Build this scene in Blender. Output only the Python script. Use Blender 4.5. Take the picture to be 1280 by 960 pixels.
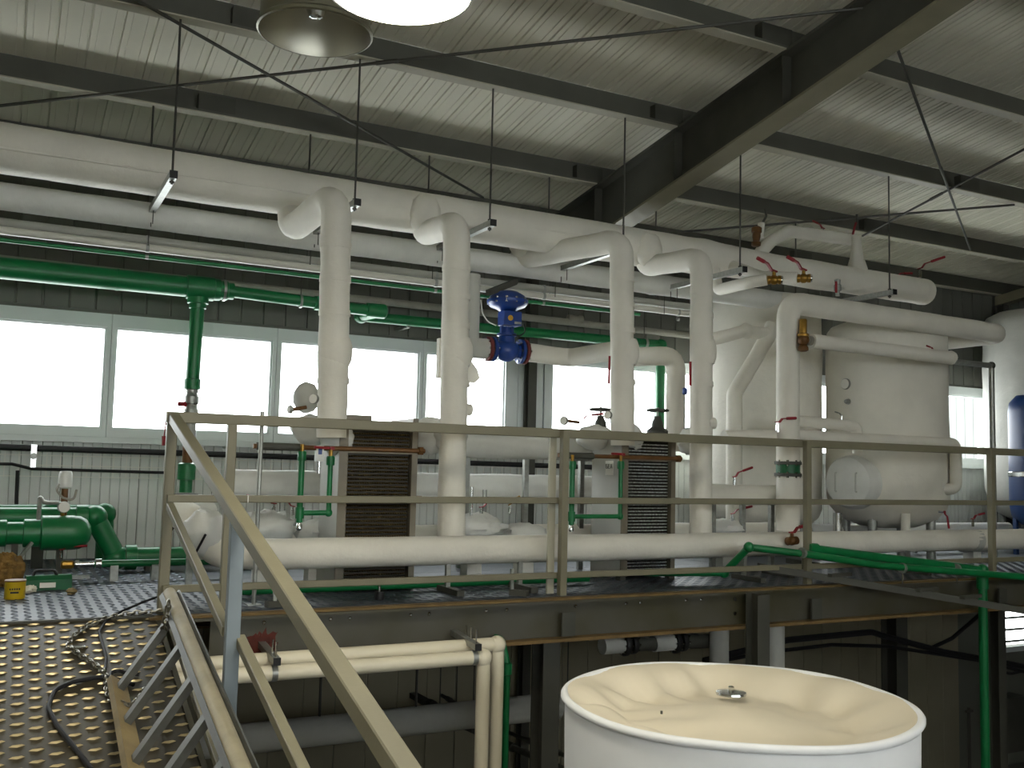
import bpy, math, random
from mathutils import Vector, Matrix, noise
random.seed(7)
V = Vector
for o in list(bpy.data.objects): bpy.data.objects.remove(o)
SC = bpy.context.scene
COL = SC.collection

# ------------------------------------------------------------------ camera
F_PX = 1216.35; YAW, PITCH, ROLL = .47733, .0829956, .0239948
EYE = V((0, 0, .85))
def _cam():
    r = V((math.cos(YAW), -math.sin(YAW), 0)); f = V((math.sin(YAW), math.cos(YAW), 0)); u = V((0, 0, 1))
    f2 = f*math.cos(PITCH) + u*math.sin(PITCH); u2 = u*math.cos(PITCH) - f*math.sin(PITCH)
    r3 = r*math.cos(ROLL) + u2*math.sin(ROLL); u3 = u2*math.cos(ROLL) - r*math.sin(ROLL)
    return r3, u3, f2
CR, CU, CF = _cam()
cam = bpy.data.cameras.new('camera'); cam.sensor_width = 36; cam.lens = F_PX/1280*36; cam.clip_start = .05; cam.clip_end = 300
co = bpy.data.objects.new('camera', cam); COL.objects.link(co)
co.matrix_world = Matrix(((CR.x, CU.x, -CF.x, EYE.x), (CR.y, CU.y, -CF.y, EYE.y), (CR.z, CU.z, -CF.z, EYE.z), (0, 0, 0, 1)))
SC.camera = co
SC.view_settings.view_transform = 'Standard'; SC.view_settings.look = 'None'
SC.view_settings.exposure = 0.0; SC.view_settings.gamma = 1.0; SC.view_settings.use_curve_mapping = False

# ------------------------------------------------------------------ world: flat bright overcast
W = bpy.data.worlds.new('overcast'); SC.world = W; W.use_nodes = True
W.node_tree.nodes['Background'].inputs[0].default_value = (.95, .98, 1, 1)
W.node_tree.nodes['Background'].inputs[1].default_value = 10.0
LAMP_W = 68.0          # emission of the high-bay lamps
LAMP_C = (1, .94, .78, 1)
ADDED_LAMPS = [(-1.6, 1.6, 3.0, 'added unseen fill lamp above the left side of the hall'), (1.8, -.9, 2.8, 'added unseen fill lamp behind the camera'), (6.4, .6, 3.2, 'added unseen fill lamp over the right of the hall')]  # out-of-frame lamps added to brighten the hall and the tank front

def at(px, py, x=None, y=None, z=None, d=None):
    """world point on the line of sight through a photo pixel at a known depth plane"""
    v = CR*((px-640)/F_PX) - CU*((py-480)/F_PX) + CF
    t = (x-EYE.x)/v.x if x is not None else (y-EYE.y)/v.y if y is not None else (z-EYE.z)/v.z if z is not None else d
    return EYE + v*t

# ------------------------------------------------------------------ materials
MATS = {}
def lin(h):
    h = h.lstrip('#'); c = [int(h[i:i+2], 16)/255 for i in (0, 2, 4)]
    return [(a/12.92 if a <= .04045 else ((a+.055)/1.055)**2.4) for a in c] + [1]
def mat(name, col, rough=.6, metal=0., var=0., vscale=6., col2=None, bump=0., bscale=40., detail=4, spec=.5):
    m = bpy.data.materials.new(name); m.use_nodes = True; n = m.node_tree.nodes; L = m.node_tree.links
    b = n['Principled BSDF']; c1 = lin(col)
    b.inputs['Base Color'].default_value = c1; b.inputs['Roughness'].default_value = rough; b.inputs['Metallic'].default_value = metal
    b.inputs['Specular IOR Level'].default_value = spec
    tc = n.new('ShaderNodeNewGeometry')
    if var or col2:
        t = n.new('ShaderNodeTexNoise'); t.inputs['Scale'].default_value = vscale; t.inputs['Detail'].default_value = detail
        L.new(tc.outputs['Position'], t.inputs['Vector'])
        r = n.new('ShaderNodeValToRGB'); c2 = lin(col2) if col2 else [max(0, a*(1-var)) for a in c1[:3]] + [1]
        r.color_ramp.elements[0].position = .35; r.color_ramp.elements[0].color = c2
        r.color_ramp.elements[1].position = .65; r.color_ramp.elements[1].color = c1
        L.new(t.outputs['Fac'], r.inputs['Fac']); L.new(r.outputs['Color'], b.inputs['Base Color'])
    if bump:
        t2 = n.new('ShaderNodeTexNoise'); t2.inputs['Scale'].default_value = bscale; t2.inputs['Detail'].default_value = 3
        L.new(tc.outputs['Position'], t2.inputs['Vector'])
        bp = n.new('ShaderNodeBump'); bp.inputs['Strength'].default_value = bump; bp.inputs['Distance'].default_value = .01
        L.new(t2.outputs['Fac'], bp.inputs['Height']); L.new(bp.outputs['Normal'], b.inputs['Normal'])
    MATS[name] = m; return m
mat('wrap', '#e6e2d6', .75, var=.10, vscale=3, bump=.35, bscale=26)
mat('wrap_cool', '#dcdcd6', .7, var=.12, vscale=4, bump=.45, bscale=18)
mat('wrap_grey', '#bcbcb4', .75, var=.12, vscale=4, bump=.3, bscale=24)
mat('cover_lid', '#e5dac2', .6, var=.06, vscale=3, bump=.12, bscale=9)
mat('cover_side', '#f2f3f4', .6, var=.06, vscale=3, bump=.12, bscale=9)
mat('green', '#0b703c', .38, var=.15, vscale=9)
mat('green_dark', '#0d5f36', .45, var=.25, vscale=7)
mat('rail', '#7f7a64', .5, var=.12, vscale=5, bump=.06, bscale=80)
mat('steel_dark', '#4a4a42', .65, var=.2, vscale=4)
mat('purlin', '#54544b', .6, var=.15, vscale=4)
mat('purlin_lip', '#b8b4a0', .5, var=.1, vscale=4)
mat('galv', '#a2a49e', .42, metal=.6, var=.2, vscale=30)
mat('rod', '#4c4b45', .5, metal=.4)
mat('chrome', '#d2d4d4', .18, metal=1)
mat('brass', '#a8823c', .35, metal=.8, var=.2, vscale=30)
mat('bronze', '#6e4a22', .5, metal=.3, var=.25, vscale=30)
mat('red', '#8e1420', .45, var=.12, vscale=20)
mat('flange_red', '#6d2a24', .6, var=.3, vscale=30)
mat('blue', '#123a86', .35, var=.12, vscale=14)
mat('blue_deep', '#14305c', .4, var=.1, vscale=6)
mat('yellow_mark', '#d8a01c', .5)
mat('black', '#141414', .55)
mat('cable', '#17171a', .6)
mat('white_plastic', '#dfe0dc', .4)
mat('white_pipe', '#e8dfc6', .3, var=.05, vscale=4)
mat('slim_upper', '#a6a69c', .5, var=.08, vscale=6)
mat('slim_lower', '#d2d0c4', .4, var=.06, vscale=6)
mat('grey_pipe', '#9d9a8e', .5, var=.15, vscale=8)
mat('wall_up', '#66675f', .6, var=.06, vscale=2)
mat('wall_low', '#dfe2de', .55, var=.06, vscale=2)
mat('wall_base', '#928c76', .8, var=.12, vscale=2)
mat('roof', '#dcd8c6', .5, var=.05, vscale=1.5)
mat('concrete', '#66645c', .9, var=.2, vscale=1.5, bump=.2, bscale=20)
mat('frame', '#d4dad8', .45, var=.04, vscale=4)
mat('deck', '#43484e', .42, metal=.5, var=.3, vscale=3, bump=.2, bscale=30)
mat('tread', '#50493a', .45, metal=.35, var=.25, vscale=3)
mat('tread_bar', '#bfae84', .3, metal=.4)
mat('deck_bar', '#5a626c', .35, metal=.6)
mat('edge_beam', '#55534a', .55, metal=.2, var=.2, vscale=2.2, col2='#48442f')
mat('rust', '#7a6238', .75, var=.35, vscale=9)
mat('rust_red', '#5e2416', .8, var=.4, vscale=18)
mat('plate_side', '#2e2a22', .38, metal=.75, var=.5, vscale=50)
mat('plate_shine', '#8a7850', .4, metal=.6, var=.3, vscale=60)
mat('plate_shine_cool', '#ffffff', .3, metal=.35, var=.75, vscale=70)
mat('hx_frame', '#7b7362', .45, metal=.2, var=.2, vscale=6)
mat('hx_plate', '#b4b4ac', .5, var=.12, vscale=3)
mat('reflector', '#dcdad0', .33, metal=1.0)
mat('lamp_body', '#8c8a78', .4, metal=.6, var=.1, vscale=4)
mat('wood_pale', '#b3a98c', .6, var=.2, vscale=8, bump=.15, bscale=40)
mat('wood', '#8c7a52', .7, var=.25, vscale=6, bump=.15, bscale=40)
mat('ladder_dark', '#55554f', .5, metal=.4, var=.2, vscale=12)
mat('ladder_steel', '#6a6a64', .45, metal=.5, var=.25, vscale=12)
mat('post_daylit', '#808b92', .45, var=.06, vscale=5)  # rail post; the blue cast of daylight is put into its colour
mat('chain', '#8e8a7e', .3, metal=.85)
mat('yellow', '#c7a815', .5, var=.15, vscale=12)
mat('fur', '#8a6a34', .95, var=.45, vscale=25, bump=1, bscale=60)
mat('foam', '#e0dccb', .9, var=.1, vscale=30)
mat('paper', '#e8e6de', .8)
mat('cladding', '#5d605c', .7, var=.04, vscale=2)
def emis(name, col, s):
    m = bpy.data.materials.new(name); m.use_nodes = True; b = m.node_tree.nodes['Principled BSDF']
    b.inputs['Base Color'].default_value = (0, 0, 0, 1); b.inputs['Emission Color'].default_value = col; b.inputs['Emission Strength'].default_value = s
    MATS[name] = m
emis('lamp_lit', LAMP_C, LAMP_W)
def glassmat():
    m = bpy.data.materials.new('glass'); m.use_nodes = True; n = m.node_tree.nodes; L = m.node_tree.links
    n.remove(n['Principled BSDF']); t = n.new('ShaderNodeBsdfTransparent'); g = n.new('ShaderNodeBsdfGlossy'); g.inputs['Roughness'].default_value = .03
    t.inputs[0].default_value = (.95, .96, .955, 1); lw = n.new('ShaderNodeLayerWeight'); lw.inputs[0].default_value = .12
    mx = n.new('ShaderNodeMixShader'); L.new(lw.outputs['Fresnel'], mx.inputs[0]); L.new(t.outputs[0], mx.inputs[1]); L.new(g.outputs[0], mx.inputs[2])
    L.new(mx.outputs[0], n['Material Output'].inputs[0]); MATS['glass'] = m
glassmat()

# ------------------------------------------------------------------ mesh helpers
class MB:
    def __init__(s): s.v = []; s.f = []
    def add(s, vs, fs):
        o = len(s.v); s.v += [V(a) for a in vs]; s.f += [tuple(i+o for i in f) for f in fs]; return s
    def box(s, lo, hi):
        x0, y0, z0 = lo; x1, y1, z1 = hi
        return s.add([(x0,y0,z0),(x1,y0,z0),(x1,y1,z0),(x0,y1,z0),(x0,y0,z1),(x1,y0,z1),(x1,y1,z1),(x0,y1,z1)],
                     [(3,2,1,0),(4,5,6,7),(0,1,5,4),(1,2,6,5),(2,3,7,6),(3,0,4,7)])
    def prism(s, p, q, prof, up=(0,0,1)):
        """extrude closed 2-D profile [(side, up)] from p to q"""
        p, q = V(p), V(q); d = (q-p).normalized(); up = V(up)
        side = d.cross(up)
        if side.length < 1e-4: side = d.cross(V((0, 1, 0)))
        side.normalize(); u = side.cross(d).normalized(); n = len(prof)
        vs = [p+side*a+u*b for a, b in prof] + [q+side*a+u*b for a, b in prof]
        fs = [(i, (i+1) % n, n+(i+1) % n, n+i) for i in range(n)] + [tuple(range(n-1, -1, -1)), tuple(range(n, 2*n))]
        return s.add(vs, fs)
    def bar(s, p, q, w, h, up=(0,0,1), ch=0.):
        a, b = w/2, h/2; c = ch
        if c: pr = [(-a+c,-b),(a-c,-b),(a,-b+c),(a,b-c),(a-c,b),(-a+c,b),(-a,b-c),(-a,-b+c)]
        else: pr = [(-a,-b),(a,-b),(a,b),(-a,b)]
        return s.prism(p, q, pr, up)
    def ibeam(s, p, q, w, h, tw=.02, tf=.02, up=(0,0,1)):
        a, b, t, e = w/2, h/2, tw/2, tf
        return s.prism(p, q, [(-a,-b),(a,-b),(a,-b+e),(t,-b+e),(t,b-e),(a,b-e),(a,b),(-a,b),(-a,b-e),(-t,b-e),(-t,-b+e),(-a,-b+e)], up)
    def channel(s, p, q, w, h, t=.012, up=(0,0,1), flip=1):
        a, b = w/2*flip, h/2; u = t*flip
        return s.prism(p, q, [(-a,-b),(a,-b),(a,-b+t),(-a+u,-b+t),(-a+u,b-t),(a,b-t),(a,b),(-a,b)], up)
    def tube(s, pts, r, seg=14, wob=0., freq=5., caps=True, seed=0.):
        pts = [V(p) for p in pts]; n = len(pts); rr = r if isinstance(r, (list, tuple)) else [r]*n
        t0 = (pts[1]-pts[0]).normalized(); a = V((0,0,1)) if abs(t0.z) < .9 else V((1,0,0))
        nrm = (a - t0*a.dot(t0)).normalized(); base = len(s.v); prev = t0
        for i, p in enumerate(pts):
            t = ((pts[min(i+1,n-1)]-p).normalized() + (p-pts[max(i-1,0)]).normalized())
            t = t.normalized() if t.length > 1e-6 else prev
            nrm = (nrm - t*nrm.dot(t)).normalized(); bn = t.cross(nrm); prev = t
            for k in range(seg):
                an = 2*math.pi*k/seg; d = nrm*math.cos(an) + bn*math.sin(an); R = rr[i]
                if wob:
                    q = p + d*R
                    R *= 1 + wob*noise.noise(q*freq + V((seed, seed, 0))) + wob*.5*noise.noise(q*freq*2.7 + V((0, seed, 3)))
                s.v.append(p + d*R)
        for i in range(n-1):
            for k in range(seg):
                a0 = base+i*seg+k; a1 = base+i*seg+(k+1) % seg
                s.f.append((a0, a0+seg, a1+seg, a1))
        if caps:
            s.f.append(tuple(base+k for k in range(seg))); s.f.append(tuple(base+(n-1)*seg+k for k in range(seg-1, -1, -1)))
        return s
    def lathe(s, o, ax, prof, seg=20, wob=0., freq=3.):
        """prof [(radius, height)] along ax from o"""
        o = V(o); ax = V(ax).normalized(); a = V((1,0,0)) if abs(ax.x) < .9 else V((0,1,0))
        u = (a-ax*a.dot(ax)).normalized(); w = ax.cross(u); base = len(s.v); n = len(prof)
        for r, h in prof:
            for k in range(seg):
                an = 2*math.pi*k/seg; d = u*math.cos(an)+w*math.sin(an); p = o+ax*h+d*max(r, 1e-4)
                if wob: p += d*(wob*noise.noise(p*freq))
                s.v.append(p)
        for i in range(n-1):
            for k in range(seg):
                a0 = base+i*seg+k; a1 = base+i*seg+(k+1) % seg
                s.f.append((a0, a1, a1+seg, a0+seg))
        s.f.append(tuple(base+k for k in range(seg-1, -1, -1))); s.f.append(tuple(base+(n-1)*seg+k for k in range(seg)))
        return s
    def blob(s, c, rad, seg=18, rings=12, wob=.12, freq=6., seed=0.):
        c = V(c); base = len(s.v)
        for i in range(rings+1):
            th = math.pi*i/rings
            for k in range(seg):
                ph = 2*math.pi*k/seg; d = V((math.sin(th)*math.cos(ph), math.sin(th)*math.sin(ph), math.cos(th)))
                f = 1 + wob*noise.noise(d*freq*.35 + V((seed, seed*2, seed)))
                s.v.append(c + V((d.x*rad[0]*f, d.y*rad[1]*f, d.z*rad[2]*f)))
        for i in range(rings):
            for k in range(seg):
                a0 = base+i*seg+k; a1 = base+i*seg+(k+1) % seg; s.f.append((a0, a0+seg, a1+seg, a1))
        return s
    def mesh(s, name, off=V((0,0,0)), ang=35):
        me = bpy.data.meshes.new(name); me.from_pydata([tuple(a-off) for a in s.v], [], s.f); me.validate(); me.update()
        for p in me.polygons: p.use_smooth = True
        me.set_sharp_from_angle(angle=math.radians(ang)); return me
    def mid(s):
        lo = V((min(a[i] for a in s.v) for i in range(3))); hi = V((max(a[i] for a in s.v) for i in range(3)))
        return V(((lo.x+hi.x)/2, (lo.y+hi.y)/2, lo.z))

def thing(name, label, cat, loc=(0,0,0), group=None):
    o = bpy.data.objects.new(name, None); COL.objects.link(o); o.location = V(loc); o.empty_display_size = .1
    o['label'] = label; o['category'] = cat
    if group: o['group'] = group
    return o
def rootloc(p):
    l = V((0,0,0))
    while p: l += p.location; p = p.parent
    return l
def part(name, mb, m, parent, ang=35, label=None, stuff=False):
    o = bpy.data.objects.new(name, mb.mesh(name, rootloc(parent), ang)); COL.objects.link(o)
    o.data.materials.append(MATS[m]); o.parent = parent
    if label: o['label'] = label
    if stuff: o['kind'] = 'stuff'
    return o
def single(name, mb, m, label, cat, group=None, ang=35):
    c = mb.mid(); o = bpy.data.objects.new(name, mb.mesh(name, c, ang)); COL.objects.link(o); o.location = c
    o.data.materials.append(MATS[m]); o['label'] = label; o['category'] = cat
    if group: o['group'] = group
    return o
def struct(name, mb, m, ang=35):
    c = mb.mid(); o = bpy.data.objects.new(name, mb.mesh(name, c, ang)); COL.objects.link(o); o.location = c
    o.data.materials.append(MATS[m]); o['kind'] = 'structure'; return o
def inst(name, me, m, parent, loc):
    """a child piece sharing mesh data, at a world location"""
    o = bpy.data.objects.new(name, me); COL.objects.link(o); o.parent = parent; o.location = V(loc)-rootloc(parent)
    if not me.materials: me.materials.append(MATS[m])
    return o
def fillet(pts, rb, n=7, step=.07):
    """polyline with rounded corners and extra rings on straight runs"""
    pts = [V(p) for p in pts]; out = [pts[0]]; N = len(pts)
    for i in range(1, N-1):
        a, b, c = pts[i-1], pts[i], pts[i+1]; u = (a-b).normalized(); w = (c-b).normalized()
        ang = math.acos(max(-1, min(1, u.dot(w))))
        if ang > 3.1: continue
        R = rb[i-1] if isinstance(rb, (list, tuple)) else rb
        t = min(R/math.tan(ang/2), (a-b).length*.49, (c-b).length*.49)
        p0 = b+u*t; p2 = b+w*t
        for k in range(n+1):
            s = k/n; out.append((p0*(1-s)**2 + b*2*s*(1-s) + p2*s*s) if ang < .2 else (p0*(1-s)**2 + b*(2*s*(1-s)) + p2*s*s))
    out.append(pts[-1]); res = [out[0]]
    for p in out[1:]:
        q = res[-1]; L = (p-q).length
        if L < 1e-4: continue
        k = max(1, int(L/step))
        for j in range(1, k+1): res.append(q.lerp(p, j/k))
    return res
def run(pts, r, rb=None, seg=16, wob=.05, freq=5, seed=0., step=.07, mb=None, r_end=None):
    path = fillet(pts, rb if rb is not None else r*1.6, step=step)
    rr = r
    if r_end is not None:
        tot = len(path)-1; rr = [r+(r_end-r)*i/tot for i in range(len(path))]
    return (mb or MB()).tube(path, rr, seg, wob, freq, True, seed)

# ------------------------------------------------------------------ room constants
YW = 8.8; XL, XR, YF, ZG = -3.2, 13.0, -4.0, -3.0
SL = .144
def zp(y): return 3.679 + SL*(6.42-y)        # underside of purlins
def zr(y): return zp(y) + .195                # underside of roof

# ================================================================== SETTING
floor = struct('floor', MB().box((XL-.3, YF-.3, ZG-.2), (XR+.3, YW+.3, ZG)), 'concrete')
# windows of the back wall: (x0, x1)
WIN = [(-3.1,-2.12),(-2.12,-.69),(-.69,.735),(.735,2.13),(2.13,3.56),(3.56,4.5),(4.98,6.38),(6.38,7.78),(7.78,9.18),(9.18,10.5),(10.5,11.82)]
ZS, ZT = 1.0, 2.035
mb = MB()
lw0 = at(1254, 765, y=YW-.02); lw1 = at(1290, 806, y=YW-.02); LX0, LX1, LZ0, LZ1 = lw0.x, XR-.2, lw1.z, lw0.z
mb.box((XL, YW+.012, ZG), (LX0, YW+.12, ZS)); mb.box((LX1, YW+.012, ZG), (XR, YW+.12, ZS)); mb.box((LX0, YW+.012, ZG), (LX1, YW+.12, LZ0)); mb.box((LX0, YW+.012, LZ1), (LX1, YW+.12, ZS)); mb.box((XL, YW+.012, ZT), (XR, YW+.12, 3.75))
mb.box((XL, YW+.012, ZS), (-3.1, YW+.12, ZT)); mb.box((4.5, YW+.012, ZS), (4.98, YW+.12, ZT)); mb.box((11.82, YW+.012, ZS), (XR, YW+.12, ZT))
wall_back = struct('wall_back', mb, 'wall_up')
# vertical cladding boards above the windows (one piece each, shadow gap between)
g = MB(); bw = .2; g.prism((0,0,ZT+.03), (0,0,3.72), [(-bw/2+.003,0),(bw/2-.003,0),(bw/2-.01,.014),(-bw/2+.01,.014)], up=(0,-1,0))
me = g.mesh('panel')
x = XL+.1
while x < XR: inst('panel', me, 'wall_up', wall_back, (x, YW+.014, 0)); x += bw
# finely ribbed sheets below the windows
def ribsheet(w, z0, z1, pitch):
    m = MB(); n = int(round(w/pitch)); 
    for i in range(n):
        cx = -w/2+pitch*(i+.5); a = pitch/2
        m.prism((cx,0,z0), (cx,0,z1), [(-a,-.003),(a,-.003),(a,.001),(a-.008,.009),(-a+.008,.009),(-a,.001)], up=(0,-1,0))
    return m
me = ribsheet(.6, -.25, ZS-.05, .075).mesh('panel'); x = XL+.3
while x < XR: inst('panel', me, 'wall_low', wall_back, (x, YW+.014, 0)); x += .603
me = ribsheet(1.2, ZG, -.27, .3).mesh('panel'); x = XL+.6
while x < LX0-.6: inst('panel', me, 'wall_base', wall_back, (x, YW+.014, 0)); x += 1.203
# windows
for i, (a, b) in enumerate(WIN):
    m = MB(); y0, y1 = YW-.03, YW+.1; t = .035
    m.box((a+.002,y0,ZT-.11),(b-.002,y1,ZT)); m.box((a+.002,y0,ZS),(b-.002,y1,ZS+.07))
    m.box((a+.002,y0,ZS+.07),(a+t,y1,ZT-.11)); m.box((b-t,y0,ZS+.07),(b-.002,y1,ZT-.11))
    w = struct('window_%d' % (i+1), m, 'frame')
    m = MB(); e = .016; A, B, C0, D0 = a+t, b-t, ZS+.07, ZT-.11
    m.box((A,y0+.025,C0),(A+e,y1-.02,D0)); m.box((B-e,y0+.025,C0),(B,y1-.02,D0)); m.box((A+e,y0+.025,C0),(B-e,y1-.02,C0+e)); m.box((A+e,y0+.025,D0-e),(B-e,y1-.02,D0))
    part('sash', m, 'frame', w)
    part('pane', MB().box((A+e, YW+.035, C0+e), (B-e, YW+.041, D0-e)), 'glass', w)
    part('window_sill', MB().box((a, YW-.08, ZS-.05), (b, YW+.0, ZS-.002)), 'frame', w)
# lower right window with slats at ground level, in the right part of the back wall
m = MB(); m.box((LX0-.06,YW-.02,LZ1),(LX1+.06,YW+.012,LZ1+.07)); m.box((LX0-.06,YW-.02,LZ0-.07),(LX1+.06,YW+.012,LZ0)); m.box((LX0-.06,YW-.02,LZ0),(LX0,YW+.012,LZ1)); m.box((LX1,YW-.02,LZ0),(LX1+.06,YW+.012,LZ1))
w = struct('window_12', m, 'frame')
part('pane', MB().box((LX0,YW+.05,LZ0),(LX1,YW+.056,LZ1)), 'glass', w)
for k in range(3):
    z = LZ0 + (LZ1-LZ0)*(k+.3)/3
    part('blind_slat', MB().box((LX0, YW+.02, z), (LX1, YW+.04, z+.03)), 'galv', w)

# right wall, left wall, wall behind the photographer
struct('wall_right', MB().box((XR, YF, ZG), (XR+.15, YW+.12, 6)), 'wall_up')
struct('wall_left', MB().box((XL-.15, YF, ZG), (XL, YW+.12, 6)), 'wall_base')
mb = MB(); FZ0, FZ1 = .95, 2.25
mb.box((XL, YF-.15, ZG), (XR, YF, FZ0)); mb.box((XL, YF-.15, FZ1), (XR, YF, 6))
FW = [(-2.9+2.5*k, -.5+2.5*k) for k in range(4)]
for a, b in [(XL, -2.9)] + [(w0[1], w1[0]) for w0, w1 in zip(FW, FW[1:])] + [(FW[-1][1], XR)]: mb.box((a, YF-.15, FZ0), (b, YF, FZ1))
struct('wall_front', mb, 'wall_base')
for i, (a, b) in enumerate(FW):
    m = MB(); t = .06
    m.box((a,YF-.13,FZ0),(b,YF+.02,FZ0+t)); m.box((a,YF-.13,FZ1-t),(b,YF+.02,FZ1)); m.box((a,YF-.13,FZ0+t),(a+t,YF+.02,FZ1-t)); m.box((b-t,YF-.13,FZ0+t),(b,YF+.02,FZ1-t)); m.box(((a+b)/2-.03,YF-.13,FZ0+t),((a+b)/2+.03,YF+.02,FZ1-t))
    w = struct('window_%d' % (i+20), m, 'frame')
    part('pane', MB().box((a+t,YF-.06,FZ0+t),((a+b)/2-.03,YF-.054,FZ1-t)), 'glass', w); part('pane', MB().box(((a+b)/2+.03,YF-.06,FZ0+t),(b-t,YF-.054,FZ1-t)), 'glass', w)
# roof sheets
y0, y1 = YF-.1, YW+.1
mb = MB(); mb.prism((XL-.15, 0, 0), (XR+.15, 0, 0), [(-y0, zr(y0)+.03), (-y1, zr(y1)+.03), (-y1, zr(y1)+.2), (-y0, zr(y0)+.2)])
ceiling = struct('ceiling', mb, 'roof')
g = MB(); pw = .2
for sx, hw, hh in ((0, pw/2-.004, .018), (-.05, .006, .024), (.045, .006, .024)):
    prof = [(sx-hw, 0), (sx+hw, 0), (sx+hw-.004, -hh), (sx-hw+.004, -hh)]
    n = 4; vs = [(a, y0, zr(y0)+.032+b) for a, b in prof] + [(a, y1, zr(y1)+.032+b) for a, b in prof]
    g.add(vs, [(0,1,2,3),(7,6,5,4),(0,4,5,1),(1,5,6,2),(2,6,7,3),(3,7,4,0)])
me = g.mesh('panel'); x = XL+.05
while x < XR+.1: inst('panel', me, 'roof', ceiling, (x, 0, 0)); x += pw

# ------------------------------------------------------------------ roof steel
PUR = [(8.72, 'steel purlin along the eave above the window wall'), (7.65, 'steel roof purlin second from the window wall, above the white header'),
       (6.42, 'steel roof purlin carrying the near ends of the pipe hangers'), (5.15, 'steel roof purlin behind the lit lamp, crossing the top right'),
       (3.88, 'steel roof purlin nearest the camera in the top right corner')]
for y, lab in PUR:
    t = thing('roof_purlin', lab, 'beam', (4.5, y, zp(y)), 'roof purlins')
    m = MB(); z = zp(y)
    m.prism((XL, y, z), (XR, y, z), [(-.05,0),(.05,0),(.05,.022),(-.032,.022),(-.032,.193),(-.05,.193)])
    part('web', m, 'purlin', t)
    part('lip', MB().box((XL, y-.052, z-.006), (XR, y+.05, z+.004)), 'purlin_lip', t)
    for xx in (1.3, 4.7, 8.4):
        part('splice_plate', MB().box((xx-.14, y-.045, z+.02), (xx+.14, y+.036, z+.15)), 'steel_dark', t)
# long rafter crossing the top right
XRF = 4.88
t = thing('rafter', 'massive dark steel rafter sloping up across the top of the hall', 'beam', (XRF, 6, 3))
def zrb(y): return .85 + 1.034*(2.2 + (6.76-y/1.034)*.178)
YA, YB = 8.55, YF
m = MB()
def slab(m, x0, x1, ya, yb, za0, za1, zb0, zb1):
    m.add([(x0,ya,za0),(x1,ya,za0),(x1,ya,za1),(x0,ya,za1),(x0,yb,zb0),(x1,yb,zb0),(x1,yb,zb1),(x0,yb,zb1)], [(0,1,2,3),(7,6,5,4),(0,4,5,1),(1,5,6,2),(2,6,7,3),(3,7,4,0)])
YC = 1.6
slab(m, XRF-.01, XRF+.01, YA, YC, zrb(YA), zp(YA)-.006, zrb(YC), zp(YC)-.006)
slab(m, XRF-.01, XRF+.01, YC, YB, zrb(YC), zp(YC)-.006, zp(YB)-.3, zp(YB)-.006)
part('web', m, 'steel_dark', t)
m = MB(); slab(m, XRF-.1, XRF+.1, YA, YC, zrb(YA)-.02, zrb(YA), zrb(YC)-.02, zrb(YC)); slab(m, XRF-.1, XRF+.1, YC, YB, zrb(YC)-.02, zrb(YC), zp(YB)-.32, zp(YB)-.3)
part('bottom_flange', m, 'rail', t)
m = MB(); slab(m, XRF-.1, XRF+.1, YA, YB, zp(YA)-.03, zp(YA)-.006, zp(YB)-.03, zp(YB)-.006)
part('top_flange', m, 'steel_dark', t)
for y in (7.65, 6.42, 5.15, 3.88):
    m = MB(); m.box((XRF-.095, y-.006, zrb(y)), (XRF-.012, y+.006, zp(y)-.03)); m.box((XRF+.012, y-.006, zrb(y)), (XRF+.095, y+.006, zp(y)-.03)); part('stiffener', m, 'steel_dark', t)
def column(x, y, z0, z1, lab, w=.2, m_='steel_dark', nm='column'):
    t = thing('steel_column', lab, 'column', (x, y, z0), 'steel columns')
    part('shaft', MB().ibeam((x,y,z0+.02),(x,y,z1), w*.8, w, .012, .014, up=(0,1,0)), m_, t)
    part('base_plate', MB().box((x-w*.7,y-w*.7,z0),(x+w*.7,y+w*.7,z0+.02)), m_, t)
    return t
column(4.7, 8.68, ZG, 2.95, 'tall wall column behind the blue control valve', .11)
m = MB()
for a, b, y_ in ((4.46,4.6,8.76),(4.61,4.68,8.77),(4.7,4.8,8.76),(4.82,4.9,8.77),(4.91,5.01,8.76)): m.box((a, y_, ZS-.04), (b, y_+.05, ZT))
struct('trim_1', m, 'frame')
# gable frame at the right wall
m = MB(); slab(m, 12.0, 12.15, YW-.05, YF, zp(YW)-.14, zp(YW)-.01, zp(YF)-.14, zp(YF)-.01)
single('gable_rafter', m, 'rail', 'pale sloping steel member under the roof near the right wall', 'beam')
column(12.05, 8.69, 0, 3.2, 'dark corner column at the right end of the window wall', .15)

# ------------------------------------------------------------------ platform
YE = 5.6; XE = .78
plat = struct('floor_platform', MB().box((XL, YE+.02, -.05), (XR, YW, -.012)), 'steel_dark')
x = XL; k = 0
while x < XR-.01:
    x1 = min(x+1.5, XR)
    for (ya, yb) in ((YE, 7.1), (7.1, YW)):
        part('deck_plate', MB().box((x+.002, ya+.002, -.012), (x1-.002, yb-.002, 0)), 'deck', plat)
    x = x1
def lozenge(m, c, a, l, w, h, n):
    c = V(c); n = V(n).normalized(); u = V((math.cos(a), math.sin(a), 0)); u = (u-n*u.dot(n)).normalized(); v = n.cross(u)
    m.add([c-u*l, c+v*w, c+u*l, c-v*w, c+n*h-u*l*.55, c+n*h+u*l*.55], [(0,3,5,4),(3,2,5),(2,1,4,5),(1,0,4)])
m = MB(); 
x = -2.2; i = 0
while x < 9.5:
    y = YE+.03; j = 0
    while y < (8.7 if x < 1.2 else 6.6):
        lozenge(m, (x, y, 0), (.75 if (i+j) % 2 else -.75), .028, .008, .004, (0,0,1)); y += .062; j += 1
    x += .062; i += 1
part('tread_bars', m, 'deck_bar', plat, stuff=True)
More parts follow.
